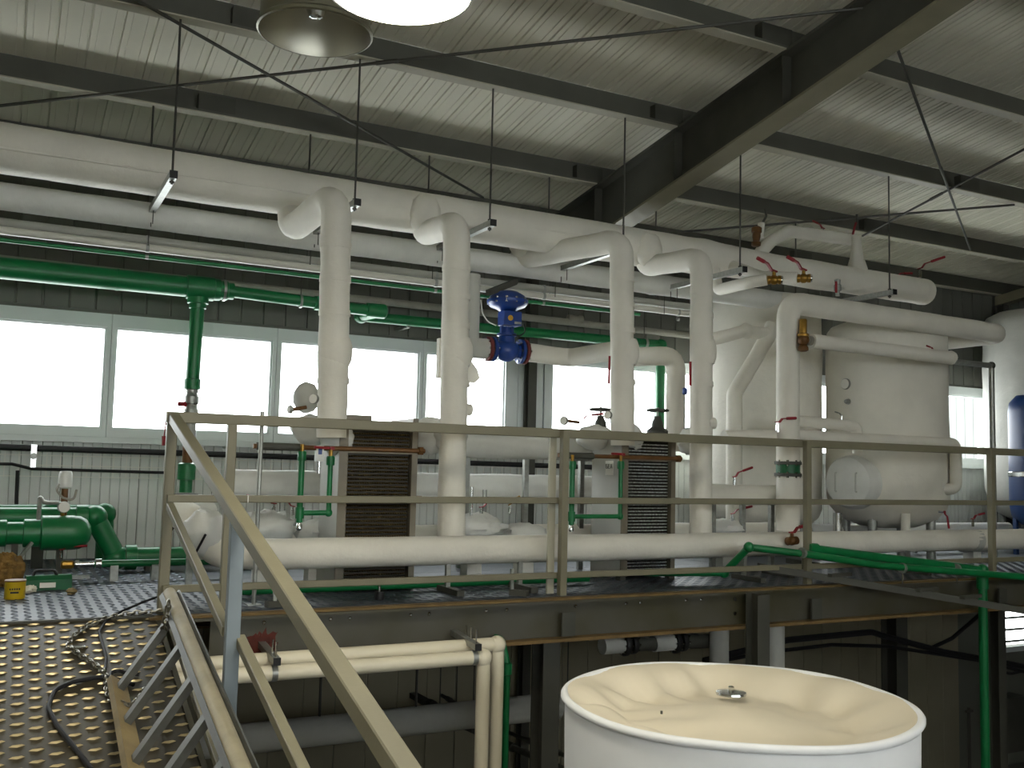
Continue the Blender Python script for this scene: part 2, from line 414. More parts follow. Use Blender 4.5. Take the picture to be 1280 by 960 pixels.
# edge beam below the platform edge
t = thing('edge_beam', 'deep grey steel channel along the platform edge, rusty at its bottom', 'beam', (4, YE, -.3))
part('web', MB().box((XE+.28, YE-.0, -.262), (XR, YE+.014, -.014)), 'edge_beam', t)
part('top_flange', MB().box((XE-.05, YE-.07, -.018), (XR, YE+.0, -.004)), 'rust', t)
part('bottom_flange', MB().box((XE+.28, YE-.07, -.285), (XR, YE+.014, -.264)), 'rust', t)
part('top_angle', MB().box((XE-.05, YE-.075, -.036), (XR, YE-.062, -.02)), 'edge_beam', t)
for px_ in (330, 413, 437, 513, 536, 607, 633, 719, 782, 800, 857, 876):
    p = at(px_, 770-(px_-330)*.045, y=YE)
    part('bolt', MB().lathe((p.x, YE-.001, -.07), (0,-1,0), [(.011,0),(.011,.008),(.006,.012)], 8), 'chrome', t)
p = at(327, 808, y=YE)
part('rust_patch', MB().blob((p.x, YE-.002, p.z), (.075, .004, .065), 26, 16, 1.1, 14, 3), 'rust_red', t, label='brick red rust spot')
for px_, w_ in ((940, .12),):
    p = at(px_, 740, y=YE-.08)
    tt = thing('steel_column', 'short grey column bolted to the front of the edge beam beside the two green pipes', 'column', (p.x, YE-.1, ZG), 'steel columns')
    part('shaft', MB().ibeam((p.x, YE-.14, ZG), (p.x, YE-.14, -.03), .11, .13, .012, .014, up=(0,1,0)), 'steel_dark', tt)
    for k in range(4): part('bolt', MB().lathe((p.x-.1+.2*(k % 2), YE-.005, -.08-.1*(k//2)), (0,-1,0), [(.013,0),(.013,.01)], 8), 'chrome', tt)
p = at(684, 880, y=5.75); column(p.x, 5.78, ZG, -.29, 'dark column under the platform left of the round white tank', .16)
p = at(1118, 820, y=7.2); column(p.x, 7.2, ZG, -.06, 'dark column under the platform behind the round white tank', .2)
p = at(1245, 800, y=6.6); column(p.x, 6.6, ZG, -.06, 'dark column under the platform right of the green downpipe', .14)

# ------------------------------------------------------------------ ramp
RS = .25; YR0 = 2.3; ZL = -RS*(YE-YR0)
def rz(y): return -RS*(YE-y)
XE2 = .76
m = MB()
def ramp_slab(m, x0, x1, ya, yb, dz0, dz1): slab(m, x0, x1, ya, yb, rz(ya)+dz0, rz(ya)+dz1, rz(yb)+dz0, rz(yb)+dz1)
ramp_slab(m, XL, XE2, YE-.02, YR0, -.012, 0)
ramp = struct('floor_ramp', m, 'tread')
struct('floor_landing', MB().box((XL, -2.2, ZL-.06), (XE2+.6, YR0, ZL)), 'tread')
m = MB(); nrm = V((0, -RS, 1)); sp = .14
y = YE-.05; j = 0
while y > YR0:
    x = XE2-.02-(sp/2 if j % 2 else 0)
    while x > -2.6:
        lozenge(m, (x, y, rz(y)), .1, .03, .011, .007, nrm); x -= sp
    y -= .043; j += 1
part('tread_bars', m, 'tread_bar', ramp, stuff=True)
m = MB(); m.prism((XE2+.02, YE-.03, rz(YE)-.09), (XE2+.02, YR0, rz(YR0)-.09), [(-.012,-.08),(.012,-.08),(.012,.08),(-.012,.08)])
part('side_stringer', m, 'edge_beam', ramp)
part('seam_strip', MB().box((XL, YE-.03, -.016), (XE2, YE+.0, .003)), 'steel_dark', ramp)

# ------------------------------------------------------------------ front railing
YRL = 5.68
rail = thing('guard_railing', 'beige-grey square-tube guard railing along the platform edge', 'railing', (4, YRL, 0))
ZT_, ZM_, ZB_ = 1.07, .62, .125
x0r, x1r = at(215, 516, y=YRL).x, XR-.02
part('top_rail', MB().bar((x0r-.03, YRL, ZT_), (x1r, YRL, ZT_), .05, .06, ch=.004), 'rail', rail)
part('mid_rail', MB().bar((x0r, YRL, ZM_), (x1r, YRL, ZM_), .04, .042, ch=.004), 'rail', rail)
part('bottom_rail', MB().bar((x0r, YRL, ZB_), (x1r, YRL, ZB_), .035, .04, ch=.004), 'rail', rail)
XPOST = [at(a, 600, y=YRL).x for a in (287, 700, 1003, 1232)]
for i, xp in enumerate(XPOST):
    zb = (-.05, -.28, -.2, -.25)[i]; yy = YRL-.052 if i else YRL
    part('post', MB().bar((xp, yy, zb), (xp, yy, ZT_-.028 if i == 0 else ZT_+.02), .05, .05, up=(0,1,0), ch=.004), 'rail', rail)
    if i: part('anchor_plate', MB().box((xp-.05, YE-.055, -.25), (xp+.05, YE-.07-.002, -.1)), 'steel_dark', rail)
xp = at(690, 600, y=YRL+.05).x
part('post', MB().bar((xp, YRL+.05, 0), (xp, YRL+.05, ZT_-.03), .05, .02, up=(0,1,0)), 'purlin_lip', rail)
part('weld_mark', MB().box((at(309,624,y=YRL).x-.003, YRL-.024, ZM_-.021), (at(309,624,y=YRL).x+.003, YRL-.02, ZM_+.021)), 'paper', rail)
# ramp railing
XC = .82
rr = thing('ramp_railing', 'beige-grey handrail with middle and bottom rails sloping down beside the ramp', 'railing', (XC, 4, -.3))
def hz(y, z0): return z0 - .248*(5.66-y)
YN = 1.2
part('hand_rail', MB().bar((XC, 5.66, 1.065), (XC, YN, hz(YN, 1.065)), .055, .055, ch=.004), 'rail', rr)
part('mid_rail', MB().bar((XC, 5.64, .58), (XC, 3.99, hz(3.99, .58)), .038, .04, ch=.003), 'rail', rr)
part('mid_rail', MB().bar((XC+.045, 3.96, hz(3.96, .58)-.02), (XC+.045, YN, hz(YN, .58)-.02), .038, .04, ch=.003), 'rail', rr)
part('bottom_rail', MB().bar((XC, 5.6, .045), (XC, YN, hz(YN, .055)), .035, .04, ch=.003), 'rail', rr)
part('post', MB().bar((XC-.0, 5.72, -.02), (XC, 5.72, 1.04), .055, .05, up=(0,1,0), ch=.004), 'rail', rr)
part('post', MB().bar((XC+.012, 3.945, -.75), (XC+.012, 3.945, hz(3.945, 1.04)), .055, .04, up=(0,1,0), ch=.003), 'post_daylit', rr, label='post with bluish daylight put into its colour')
part('post', MB().bar((XC+.012, 1.6, -1.5), (XC+.012, 1.6, hz(1.6, 1.04)), .055, .04, up=(0,1,0), ch=.003), 'post_daylit', rr)
part('post_cap', MB().box((XC-.01, 3.93, hz(3.945,.58)-.005), (XC+.04, 3.965, hz(3.945,.58)+.012)), 'galv', rr)

# ================================================================== LAMPS
def high_bay(name, c, r, lit, lab, rod_top):
    c = V(c); t = thing(name, lab, 'lamp', c, 'high-bay lamps')
    hh = r*1.25
    outer = [(r*1.0, 0), (r*1.035, .004), (r*1.03, .02), (r*.985, .03), (r*.97, hh*.75), (r*.9, hh*.92), (r*.55, hh), (r*.3, hh*1.04), (r*.28, hh*1.5), (r*.2, hh*1.56)]
    m = MB(); seg = 40
    m.lathe(c, (0,0,1), outer, seg); m.f = m.f[:-2] + [m.f[-1]]
    part('housing', m, 'lamp_body', t)
    inner = [(r*.995, .002), (r*.93, hh*.5), (r*.78, hh*.74), (r*.45, hh*.86), (r*.1, hh*.9)]
    m = MB(); m.lathe(c, (0,0,1), inner, seg); m.f = m.f[:-2] + [m.f[-1]]; m.f = [tuple(reversed(f)) for f in m.f]
    rf = part('reflector', m, 'reflector', t)
    if lit:
        part('glowing_lens', MB().lathe(c+V((0,0,.006)), (0,0,1), [(r*.985, 0), (r*.985, .006)], seg), 'lamp_lit', t, label='glaring white lamp opening')
    else:
        part('bulb_socket', MB().lathe(c+V((0,0,hh*.4)), (0,0,1), [(r*.06, -.05), (r*.12, -.045), (r*.2, .0), (r*.3, .07), (r*.34, .16)], 18), 'chrome', rf)
    part('hanging_rod', MB().tube([c+V((0,0,hh*1.5)), V((c.x, c.y, rod_top))], .009, 8), 'rod', t)
    return t
c1 = at(394, 43, d=4.75/1.08); c2 = at(500, -8, d=3.7/1.083)
high_bay('high_bay_lamp', c1, .25, False, 'unlit high-bay lamp with a silvery open reflector', zr(c1.y)+.02)
high_bay('high_bay_lamp', c2, .25, True, 'glaring lit high-bay lamp at the top edge', zr(c2.y)+.02)
for (lx, ly, lz, lab) in ADDED_LAMPS:
    high_bay('high_bay_lamp', (lx, ly, lz), .25, True, lab, zr(ly)+.02)  # unseen fill lamps reuse the fitting of the visible ones

# ================================================================== BRACING, HANGERS
def at_roof(px, py, off=.03):
    v = CR*((px-640)/F_PX) - CU*((py-480)/F_PX) + CF
    t = (3.679 + SL*6.42 - off - EYE.z) / (v.z + SL*v.y)
    return EYE + v*t
for (a, b, lab) in (((-60,139),(1098,8),'long thin brace rod running from the left edge up to the dark rafter'),
                    ((165,-4),(604,247),'thin brace rod crossing from the top left down to the white header'),
                    ((1117,48),(1213,312),'thin steep brace rod right of the dark rafter'),
                    ((836,291),(1268,256),'thin nearly level brace rod above the valves on the right'),
                    ((1285,184),(1078,295),'thin brace rod coming in from the right edge')):
    p, q = at_roof(*a), at_roof(*b)
    t = thing('brace_rod', lab, 'rod', (p+q)/2, 'roof bracing rods')
    part('rod', MB().tube([p, q], .012, 8), 'rod', t)
    d = (q-p).normalized(); part('turnbuckle', MB().tube([p.lerp(q,.5)-d*.08, p.lerp(q,.5)+d*.08], .016, 8), 'rod', t)
YH1, YH2 = 6.42, 7.65
HANG = [(215,224,'hanger with square rail left of the first white downpipe', 228), (443,264,'hanger whose rail passes behind the first white downpipe', 449), (612,284,'hanger right of the second white downpipe', 616),
        (779,311,'hanger behind the third white downpipe', 780), (925,338,'hanger rail ending above the two ball valves', 920), (1112,366,'hanger near the capped end of the header', 1107)]
for i, (hx, hy, lab, rx) in enumerate(HANG):
    e = at(hx, hy, y=YH1); zc = 2.632 if i < 3 else e.z if i > 3 else 2.6
    xx = e.x
    t = thing('pipe_hanger', 'threaded-rod ' + lab, 'hanger', (xx, 6.8, zc), 'pipe hangers below the purlins')
    m = MB(); m.channel((xx, YH1-.06, zc), (xx, YH2+.08, zc), .045, .045, .004, up=(0,0,1)); part('rail_channel', m, 'galv', t)
    for yy in (YH1, YH2):
        rd = part('threaded_rod', MB().tube([(xx, yy, zc-.05), (xx, yy, zp(yy)+.004)], .0075, 8), 'rod', t)
        part('nut', MB().lathe((xx, yy, zc+.024), (0,0,1), [(.016,0),(.016,.014)], 6), 'rod', rd)
        part('nut', MB().lathe((xx, yy, zc-.042), (0,0,1), [(.016,0),(.016,.014)], 6), 'rod', rd)
    part('end_cap', MB().box((xx-.025, YH1-.066, zc-.025), (xx+.025, YH1-.06, zc+.025)), 'black', t)
    for k in range(4):
        yy = 7.3+.1*k; part('drop_rod', MB().tube([(xx, yy, zc-.24 if k > 1 else zc-.12), (xx, yy, zc-.02)], .004, 6), 'rod', t)

# ================================================================== PIPES
def pthing(name, label, cat='pipe', group=None, loc=None): return thing(name, label, cat, loc or (0,0,0), group)
def ins(label, pts, r, m='wrap', rb=None, wob=.05, freq=5, seg=18, name='insulated_pipe', group=None, seed=None, pn='insulation', r_end=None, cat='pipe'):
    pts = [V(p) for p in pts]; seed = random.random()*9 if seed is None else seed
    t = thing(name, label, cat, pts[len(pts)//2], group)
    part(pn, run(pts, r, rb, seg, wob, freq, seed, r_end=r_end), m, t, 60)
    return t
def lever(parent, p, d, L=.16, m='red', body=None, up=(0,0,1), rb_=.028, axis=None):
    """ball valve at p with a red cranked handle along d; a part (valve) with a sub-part (handle)"""
    p = V(p); d = V(d).normalized(); up = V(up).normalized(); axis = V(axis) if axis else d
    axis = axis.normalized(); R = rb_
    vb = MB().lathe(p-axis*R*1.5, axis, [(R*.75,0),(R*.95,R*.1),(R*.95,R*.7),(R*.8,R*.8),(R*1.05,R*1.2),(R*1.05,R*1.8),(R*.8,R*2.2),(R*.95,R*2.3),(R*.95,R*2.9),(R*.75,R*3)], 12)
    vb.lathe(p+up*R*.9, up, [(R*.4,0),(R*.4,R*.7),(R*.28,R*.75),(R*.28,R*1.15)], 8)
    if body is None:
        vb = MB().lathe(p-up*R*.9, up, [(R*.5,0),(R*.5,R*1.9),(R*.32,R*2),(R*.32,R*2.9)], 8)
    v = part('ball_valve', vb, body or 'chrome', parent)
    s = p+up*R*1.9; pts = [s-d*R*.6, s+d*R*.7, s+d*R*1.7+up*R*1.0, s+d*L+up*R*1.25]
    w = d.cross(up).normalized(); hb = MB()
    for a, b, ww in ((pts[0],pts[1],R*1.0),(pts[1],pts[2],R*.75),(pts[2],pts[3],R*.75)): hb.bar(a, b, ww, R*.3, up=up)
    hb.tube([pts[2].lerp(pts[3], .35), pts[3]+d*R*.15], R*.42, 8)
    part('lever_handle', hb, m, v)
    return v
def gauge(parent, p, d, r=.035):
    p = V(p); d = V(d).normalized()
    g_ = part('pressure_gauge', MB().lathe(p, d, [(r*.5,0),(r,.004),(r,.02),(r*.93,.024)], 20), 'galv', parent)
    part('dial', MB().lathe(p+d*.0245, d, [(r*.9,0),(r*.9,.001)], 20), 'paper', g_)
    return g_
def flange(parent, p, d, r, m='galv', th=.03, nb=8):
    p = V(p); d = V(d).normalized(); f = part('flange', MB().lathe(p-d*th/2, d, [(r*.96,0),(r,th*.15),(r,th*.85),(r*.96,th)], 24), m, parent)
    a = V((0,0,1)) if abs(d.z) < .9 else V((1,0,0)); u = (a-d*a.dot(d)).normalized(); w = d.cross(u); m2 = MB()
    for k in range(nb):
        q = p+(u*math.cos(k*2*math.pi/nb)+w*math.sin(k*2*math.pi/nb))*r*.8; m2.lathe(q-d*th*.9, d, [(r*.11,0),(r*.11,th*1.8)], 6)
    part('bolt_ring', m2, 'chrome', f)
    return f

# ---- headers
XS = 5.45; yh = 7.0; zh = 2.832
t = thing('insulated_header', 'thick white insulated header pipe hanging below the roof', 'pipe', (3, yh, zh))
path = fillet([(XL+.02, yh, zh), (9.3, yh, zh-.07)], .1)
rr_ = []
for p in path:
    r = .165
    if p.x > 5.2: r = .165-.03*min(1, (p.x-5.2)/1.2)
    r += .012*math.exp(-((p.x-5.55)/.12)**2) + .008*math.exp(-((p.x-6.9)/.2)**2)
    rr_.append(r)
XHE = at(1150, 360, y=yh).x
path = [p for p in path if p.x < XHE]; rr_ = rr_[:len(path)]
part('insulation', MB().tube(path, rr_, 24, .025, 3.5, True, 2), 'wrap', t, 60)
e = path[-1]; part('end_cap', MB().lathe(e-V((.01,0,0)), (1,0,0), [(.125,0),(.138,.03),(.138,.1),(.125,.13),(.07,.16)], 20, .006, 8), 'wrap', t)
part('seam_strip', MB().tube([(x_*1., yh-.158+.0*x_, zh-.062) for x_ in [XL+.1+k*.2 for k in range(40)]], .007, 6, .6, 6), 'wrap', t)
lever(t, at(1121, 351, y=yh-.02), (1,-.1,.05), .2); lever(t, at(1150, 343, y=yh-.02), (1,-.3,.35), .3, rb_=.034)
XE1 = at(1112, 378, y=7.47).x
t = thing('insulated_header', 'thinner white insulated return pipe just behind and below the thick header', 'pipe', (3, 7.47, 2.6))
part('insulation', MB().tube(fillet([(XL+.02,7.47,2.625),(XE1,7.47,2.57)],.1), .098, 18, .04, 4, True, 5), 'wrap_cool', t, 60)
part('end_cap', MB().lathe((XE1,7.47,2.57), (1,0,0), [(.095,0),(.1,.03),(.06,.07)], 16), 'wrap_cool', t)
for k, (yy, za, zb, r, m_, lab, pxe) in enumerate(((7.61,2.467,2.435,.034,'slim_upper','slim pale pipe, upper one of the pair slung below the hangers',884),(7.57,2.41,2.36,.03,'slim_lower','slim pale pipe, lower one of the pair slung below the hangers',884),(7.67,2.36,2.32,.016,'green','thin green pipe slung below the pair of slim pale pipes',800))):
    xe = at(pxe, 370, y=yy).x
    t = thing('slim_pipe', lab, 'pipe', (2, yy, za), 'slim pipes below the hangers')
    part('pipe_wall', MB().tube(fillet([(XL+.02,yy,za),(xe,yy,zb)],.1,step=.4), r, 14, 0), m_, t, 60)
    for px_ in (183, 545, 680, 848 if k else 790):
        xq = at(px_, 330, y=yy).x; zq = za+(zb-za)*(xq-XL)/(xe-XL); part('clip', MB().lathe((xq-.012, yy, zq), (1,0,0), [(r*1.15,0),(r*1.15,.024)], 14), 'galv', t)
# ---- four downpipes with horizontal necks
DY = 6.24; DROPS = []
spec = [('leftmost', (421,243), (416,505), (366,288), 6.98, .1, 'first tall white downpipe, dropping to the bronze plate heat exchanger'),
        ('second', (571,280), (569,505), (532,292), 6.98, .096, 'second tall white downpipe, right of the bronze plate heat exchanger'),
        ('third', (777,300), (779,500), (653,323), 7.44, .092, 'third tall white downpipe, left of the glittering plate heat exchanger'),
        ('fourth', (877,322), (877,500), (808,334), 6.98, .09, 'fourth tall white downpipe, right of the glittering plate heat exchanger')]
for i, (nm, a, b, c, yb, r, lab) in enumerate(spec):
    A = at(*a, y=DY); B = at(*b, y=DY); C = at(*c, y=yb)
    t = thing('insulated_downpipe', lab, 'pipe', (B.x, DY, 0), 'white downpipes of the heat exchangers')
    zb = (1.0, .3, 1.02, .3)[i]
    end = V((B.x, DY, zb)); top = V((C.x-.02, yb, 2.8 if i != 2 else 2.62))
    pts = [top, V((C.x-.01, yb, C.z)), A, V((B.x, DY, B.z)), end] if i != 2 else [V((C.x-.05, 7.5, C.z+.02)), C, A, V((B.x, DY, B.z)), end]
    part('insulation', run(pts, r, [r*2.2, r*1.7, .2], 20, .06, 5, i*3.1), 'wrap', t, 60)
    if i in (1, 2, 3):
        bq = V((C.x-.06, yb-.1, C.z+.13)); part('neck_boss', MB().blob(bq, (.13,.12,.15), 18, 12, .12, 6, i), 'wrap', t, 60)
    # wrap joints: slightly proud tape bands
    for k in range(5):
        q = A.lerp(B, .25+.16*k); part('wrap_band', MB().tube([q-V((0,0,.02)), q+V((0,0,.02))], [r*1.05, r*1.04], 18, .03, 5, True, k), 'wrap', t, 60)
    bx = at(b[0]+3, 440, y=DY)
    part('bulge', MB().tube([bx+V((0,0,.10)), bx+V((0,0,.05)), bx, bx-V((0,0,.05)), bx-V((0,0,.10))], [r*.9, r*1.1, r*1.14, r*1.1, r*.9], 20, .06, 5, True, i), 'wrap', t, 60)
    lump = [[(392,537,.15,.12,.105,6.5),(422,545,.12,.14,.14,6.35)], [(540,545,.15,.14,.13,6.45),(563,545,.12,.13,.13,6.3)],
            [(742,547,.14,.12,.1,6.5),(784,550,.13,.13,.13,6.35)], [(868,552,.14,.13,.12,6.4)]][i]
    for (px_, py_, rx, ry, rz_, yy) in lump:
        q = at(px_, py_, y=yy); part('flange_cover', MB().blob(q, (rx,ry,rz_), 18, 12, .22, 7, px_*.1), 'wrap_cool', t, 60)
    DROPS.append(t)
t = DROPS[0]
gauge(t, at(394,499,y=DY-.02), (-.75,-.6,.05), .034); gauge(t, at(365,512,y=6.5), (-1,-.2,0), .028)
part('duct_hood', MB().blob(at(383,497,y=6.62), (.09,.1,.11), 16, 10, .1, 6, 4), 'wrap_grey', t)
p = at(378,508,y=6.5); part('gauge_stub', MB().tube([at(366,512,y=6.5), at(383,509,y=6.5)], .013, 10), 'bronze', t)
t = DROPS[1]
p = at(583,512,y=DY); part('capped_stub', MB().tube([p-V((.05,0,0)), p+V((.035,0,0))], [.05,.04], 14, .05, 8), 'wrap', t)
part('loose_flap', MB().add([at(584,444,y=6.42), at(597,462,y=6.4), at(600,473,y=6.38), at(593,479,y=6.38), at(583,478,y=6.42), at(584,444,y=6.47), at(597,462,y=6.43), at(600,473,y=6.41), at(593,479,y=6.41), at(583,478,y=6.47)],
     [(0,1,2,3,4),(9,8,7,6,5),(0,5,6,1),(1,6,7,2),(2,7,8,3),(3,8,9,4),(4,9,5,0)]), 'wrap', t)
part('edge_strip', MB().box(at(548,472,y=6.45), at(554,424,y=6.5)), 'wrap', t)
t = DROPS[2]
gauge(t, at(706,526,y=6.5), (-.9,-.5,0), .034); gauge(t, at(761,519,y=6.2), (-.85,-.5,0), .032)
part('gauge_stub', MB().tube([at(708,526,y=6.5), at(724,528,y=6.5)], .012, 8), 'bronze', t)
lever(t, at(728,530,y=6.5), (1,.1,.1), .2, rb_=.022)
part('tape', MB().tube([at(762,445,y=DY-.075), at(761,480,y=DY-.07)], .01, 6), 'red', t)
t = DROPS[3]
part('tape', MB().tube([at(863,452,y=DY-.07), at(863,482,y=DY-.07)], .011, 6), 'red', t)
part('capped_stub', MB().tube([at(884,529,y=DY-.05), at(893,529,y=DY-.06)], .045, 12, .05), 'wrap', t)
# two hand-wheel valves seen over the top rail
for (px_, py_, lab) in ((751,512,'hand-wheel valve left of the third white downpipe'), (822,513,'hand-wheel valve in front of the thin green downpipe')):
    c = at(px_, py_, y=6.7); t = thing('handwheel_valve', 'grey ' + lab, 'valve', c-V((0,0,.2)), 'hand-wheel valves over the rail')
    part('bonnet', MB().lathe(c-V((0,0,.17)), (0,0,1), [(.09,-.08),(.09,-.0),(.05,.03),(.045,.07),(.028,.1),(.028,.12)], 14), 'steel_dark', t)
    part('stem', MB().lathe(c-V((0,0,.06)), (0,0,1), [(.01,0),(.01,.085)], 8), 'galv', t)
    m = MB(); n = 20; m.tube([c+V((.085*math.cos(k*2*math.pi/n), .085*math.sin(k*2*math.pi/n), 0)) for k in range(n+1)], .011, 8)
    for k in range(5): m.bar(c, c+V((.085*math.cos(k*1.2566), .085*math.sin(k*1.2566), 0)), .014, .01)
    part('hand_wheel', m, 'steel_dark', t)

# ---- plate heat exchangers
def hx(px0, px1, lab, shine, zt, face, logo):
    yf, yb = 6.22, 6.62; x0 = at(px0, 560, y=yf).x; x1 = at(px1, 560, y=yf).x
    t = thing('plate_heat_exchanger', lab, 'heat exchanger', ((x0+x1)/2, 6.42, 0), 'plate heat exchangers')
    fp = part('frame_plate', MB().box((x0-.05, yf-.01, .03), (x0-.005, yb+.02, zt)), face, t)
    part('pressure_plate', MB().box((x1+.004, yf-.01, .03), (x1+.045, yb+.02, zt+.02)), 'hx_frame', t)
    part('guide_edge', MB().box((x0-.058, yf-.022, .03), (x0-.0, yf-.01, zt)), 'hx_frame', t)
    pk = part('plate_pack', MB().box((x0+.002, yf+.03, .05), (x1-.002, yb, zt-.03)), 'plate_side', t)
    m = MB(); n = 26; rows = 40; dx = (x1-x0-.01)/n
    for i in range(n):
        xx = x0+.005+dx*i
        for j in range(rows):
            zz = .07 + (zt-.12)*j/rows
            m.add([(xx,yf+.03,zz),(xx+dx*.97,yf+.03,zz),(xx+dx*.97,yf+.03,zz+.012),(xx,yf+.03,zz+.012),(xx+dx*.3,yf+.008,zz+.007)], [(0,1,4),(1,2,4),(2,3,4),(3,0,4)])
    o = part('plate_edges', m, shine, pk, stuff=True)
    for zz in (.93, .60, .2):
        tb = part('tie_bolt', MB().tube([(x0-.62 if zz > .3 else x0-.1, yf-.022, zz), (x1+.09, yf-.022, zz)], .016, 10), 'bronze', t)
        part('tie_sleeve', MB().tube([(x0-.6 if zz > .3 else x0-.1, yf-.022, zz), (x0-.32 if zz > .3 else x0-.06, yf-.022, zz)], .024, 10), 'steel_dark', tb)
        part('nut', MB().lathe((x1+.045, yf-.022, zz), (1,0,0), [(.03,0),(.03,.03)], 6), 'bronze', tb)
        part('clamp_band', MB().box((x0, yf-.024, zz-.026), (x1, yf-.004, zz-.014)), 'hx_frame', tb)
    part('carrying_bar', MB().box((x0-.02, 6.38, zt), (x0+.22, 6.46, zt+.035)), 'hx_frame', t)
    for xx in (x0-.03, x1+.02):
        for yy in (yf+.02, yb-.02): part('foot', MB().box((xx-.025, yy-.03, 0), (xx+.025, yy+.03, .03)), 'steel_dark', t)
    if logo:
        lx = x0-.051; lp = part('name_plate', MB().box((lx-.002, 6.33, .79), (lx, 6.44, .90)), 'paper', fp)
        m = MB(); S = .011                                # GEA in simple strokes, facing -x (reads along -y)
        def st(pts):
            for (a, b), (c, d) in zip(pts, pts[1:]): m.bar((lx-.003, 6.43-a*S, .875-.0-b*S), (lx-.003, 6.43-c*S, .875-d*S), .003, .004, up=(1,0,0))
        st([(2,0),(0,0),(0,3),(2,3),(2,1.6),(1.2,1.6)]); st([(5,0),(3,0),(3,3),(5,3)]); st([(3,1.5),(4.6,1.5)]); st([(6,3),(7,0),(8,3)]); st([(6.4,2),(7.6,2)])
        part('lettering', m, 'black', lp)
    return t, x0, x1
H1, hx0, hx1 = hx(434, 514, 'dark bronze plate heat exchanger behind the left part of the railing', 'plate_shine', 1.13, 'hx_plate', False)
H2, hx2, hx3 = hx(784, 838, 'plate heat exchanger with glittering silver plate edges behind the railing', 'plate_shine_cool', 1.10, 'hx_plate', True)
# green drain loops on the left faces of the heat exchangers, with red levers
for (dx_, lab, y2) in ((0, 'thin green drain pipe loop left of the bronze heat exchanger', 6.14), (1, 'thin green drain pipe loop left of the glittering heat exchanger', 6.14)):
    a = [(378,566),(374,645),(410,637),(414,572)] if not dx_ else [(716,578),(714,645),(774,646),(777,578)]
    q = [at(x_, y_, y=y2) for x_, y_ in a]
    t = thing('drain_loop', lab, 'pipe', q[1], 'green drain loops')
    z1 = (q[1].z+q[2].z)/2; xa, xb = (q[0].x+q[1].x)/2, (q[2].x+q[3].x)/2
    part('riser', MB().tube(fillet([(xa,y2,q[0].z+.0),(xa,y2,z1-.06)],.03), .02, 12), 'green', t)
    part('cross_pipe', MB().tube(fillet([(xa,y2,z1),(xb,y2,z1),(xb,y2,q[3].z)],.02), .017, 12), 'green', t)
    for (xx, zz) in ((xa,q[0].z-.02),(xb,q[3].z-.02)): part('socket', MB().lathe((xx,y2,zz-.03),(0,0,1),[(.026,0),(.028,.01),(.028,.05),(.024,.06)],14), 'green', t)
    part('elbow', MB().blob((xb,y2,z1),(.026,.026,.026),12,8,0), 'green', t); part('tee', MB().lathe((xa,y2,z1-.035),(0,0,1),[(.027,0),(.027,.07)],14), 'green', t)
    for (xx, zz) in ((xa,q[0].z),(xb,q[3].z)): part('copper_tail', MB().tube([(xx,y2,zz+.01),(xx,y2,zz+.055)],.013,10), 'brass', t)
    lever(t, (xb, y2, q[3].z+.06), (-1,-.1,.02), .13, axis=(0,0,1), up=(0,-1,0), rb_=.02)
    part('drain_cock', MB().lathe((xa,y2,z1-.11),(0,0,1),[(.012,0),(.02,.01),(.02,.03),(.012,.05)],10), 'chrome', t)
# small white sensor box with blue mark at the left heat exchanger
c = at(399, 567, y=6.2); t = thing('sensor_box', 'small white sensor with a blue square between the green drain pipes', 'sensor', c)
part('case', MB().box(c+V((-.025,-.02,-.05)), c+V((.025,.02,.05))), 'white_plastic', t); part('blue_mark', MB().box(c+V((-.012,-.0225,-.005)), c+V((.012,-.02,.035))), 'blue', t)
part('stem', MB().tube([c-V((0,0,.05)), c-V((0,0,.13))], .012, 10), 'chrome', t)

# ---- low pipe in front of the heat exchangers
YLP = 5.98
zl = .275
xe_l = at(300, 690, y=YLP).x
t = ins('long white insulated pipe running low behind the railing, in front of the heat exchangers', [at(222,640,y=6.55), at(248,655,y=6.25), (xe_l-.12, YLP+.12, zl+.0), (xe_l+.15, YLP, zl), (XR-.4, YLP+.25, zl-.03)], .096, 'wrap', .22, .035, 4)
part('strap', MB().tube([at(243,694,y=6.05), at(257,668,y=6.0)], .008, 6), 'cable', t)
part('elbow_cover', MB().blob(at(255,668,y=6.15), (.13,.14,.15), 18, 12, .2, 6, 3), 'wrap_cool', t)
for px_ in (560, 650, 930, 1135):
    q = at(px_, 700, y=YLP); fz = MB().bar((q.x,YLP,.01),(q.x,YLP,.19),.03,.03,up=(0,1,0)); s_ = part('support_leg', fz, 'galv', t)
    part('foot_channel', MB().bar((q.x,YLP-.22,.02),(q.x,YLP+.12,.02),.05,.036), 'steel_dark', s_)
part('elbow_shadow', MB().lathe((at(1213,680,y=YLP+.15).x, YLP+.15, zl-.02), (1,0,0), [(.1,0),(.1,.09)], 18), 'wrap_grey', t)  # grey band standing in for the shadow of an elbow on the pipe
lever(t, at(990,676,y=YLP-.05), (1,0,.05), .12, body='bronze', rb_=.035)
lever(t, at(1176,640,y=YLP+.1), (0,-.1,-1), .14, rb_=.022, up=(0,-1,0)); lever(t, at(1216,655,y=YLP+.1), (1,0,.1), .16, rb_=.026)

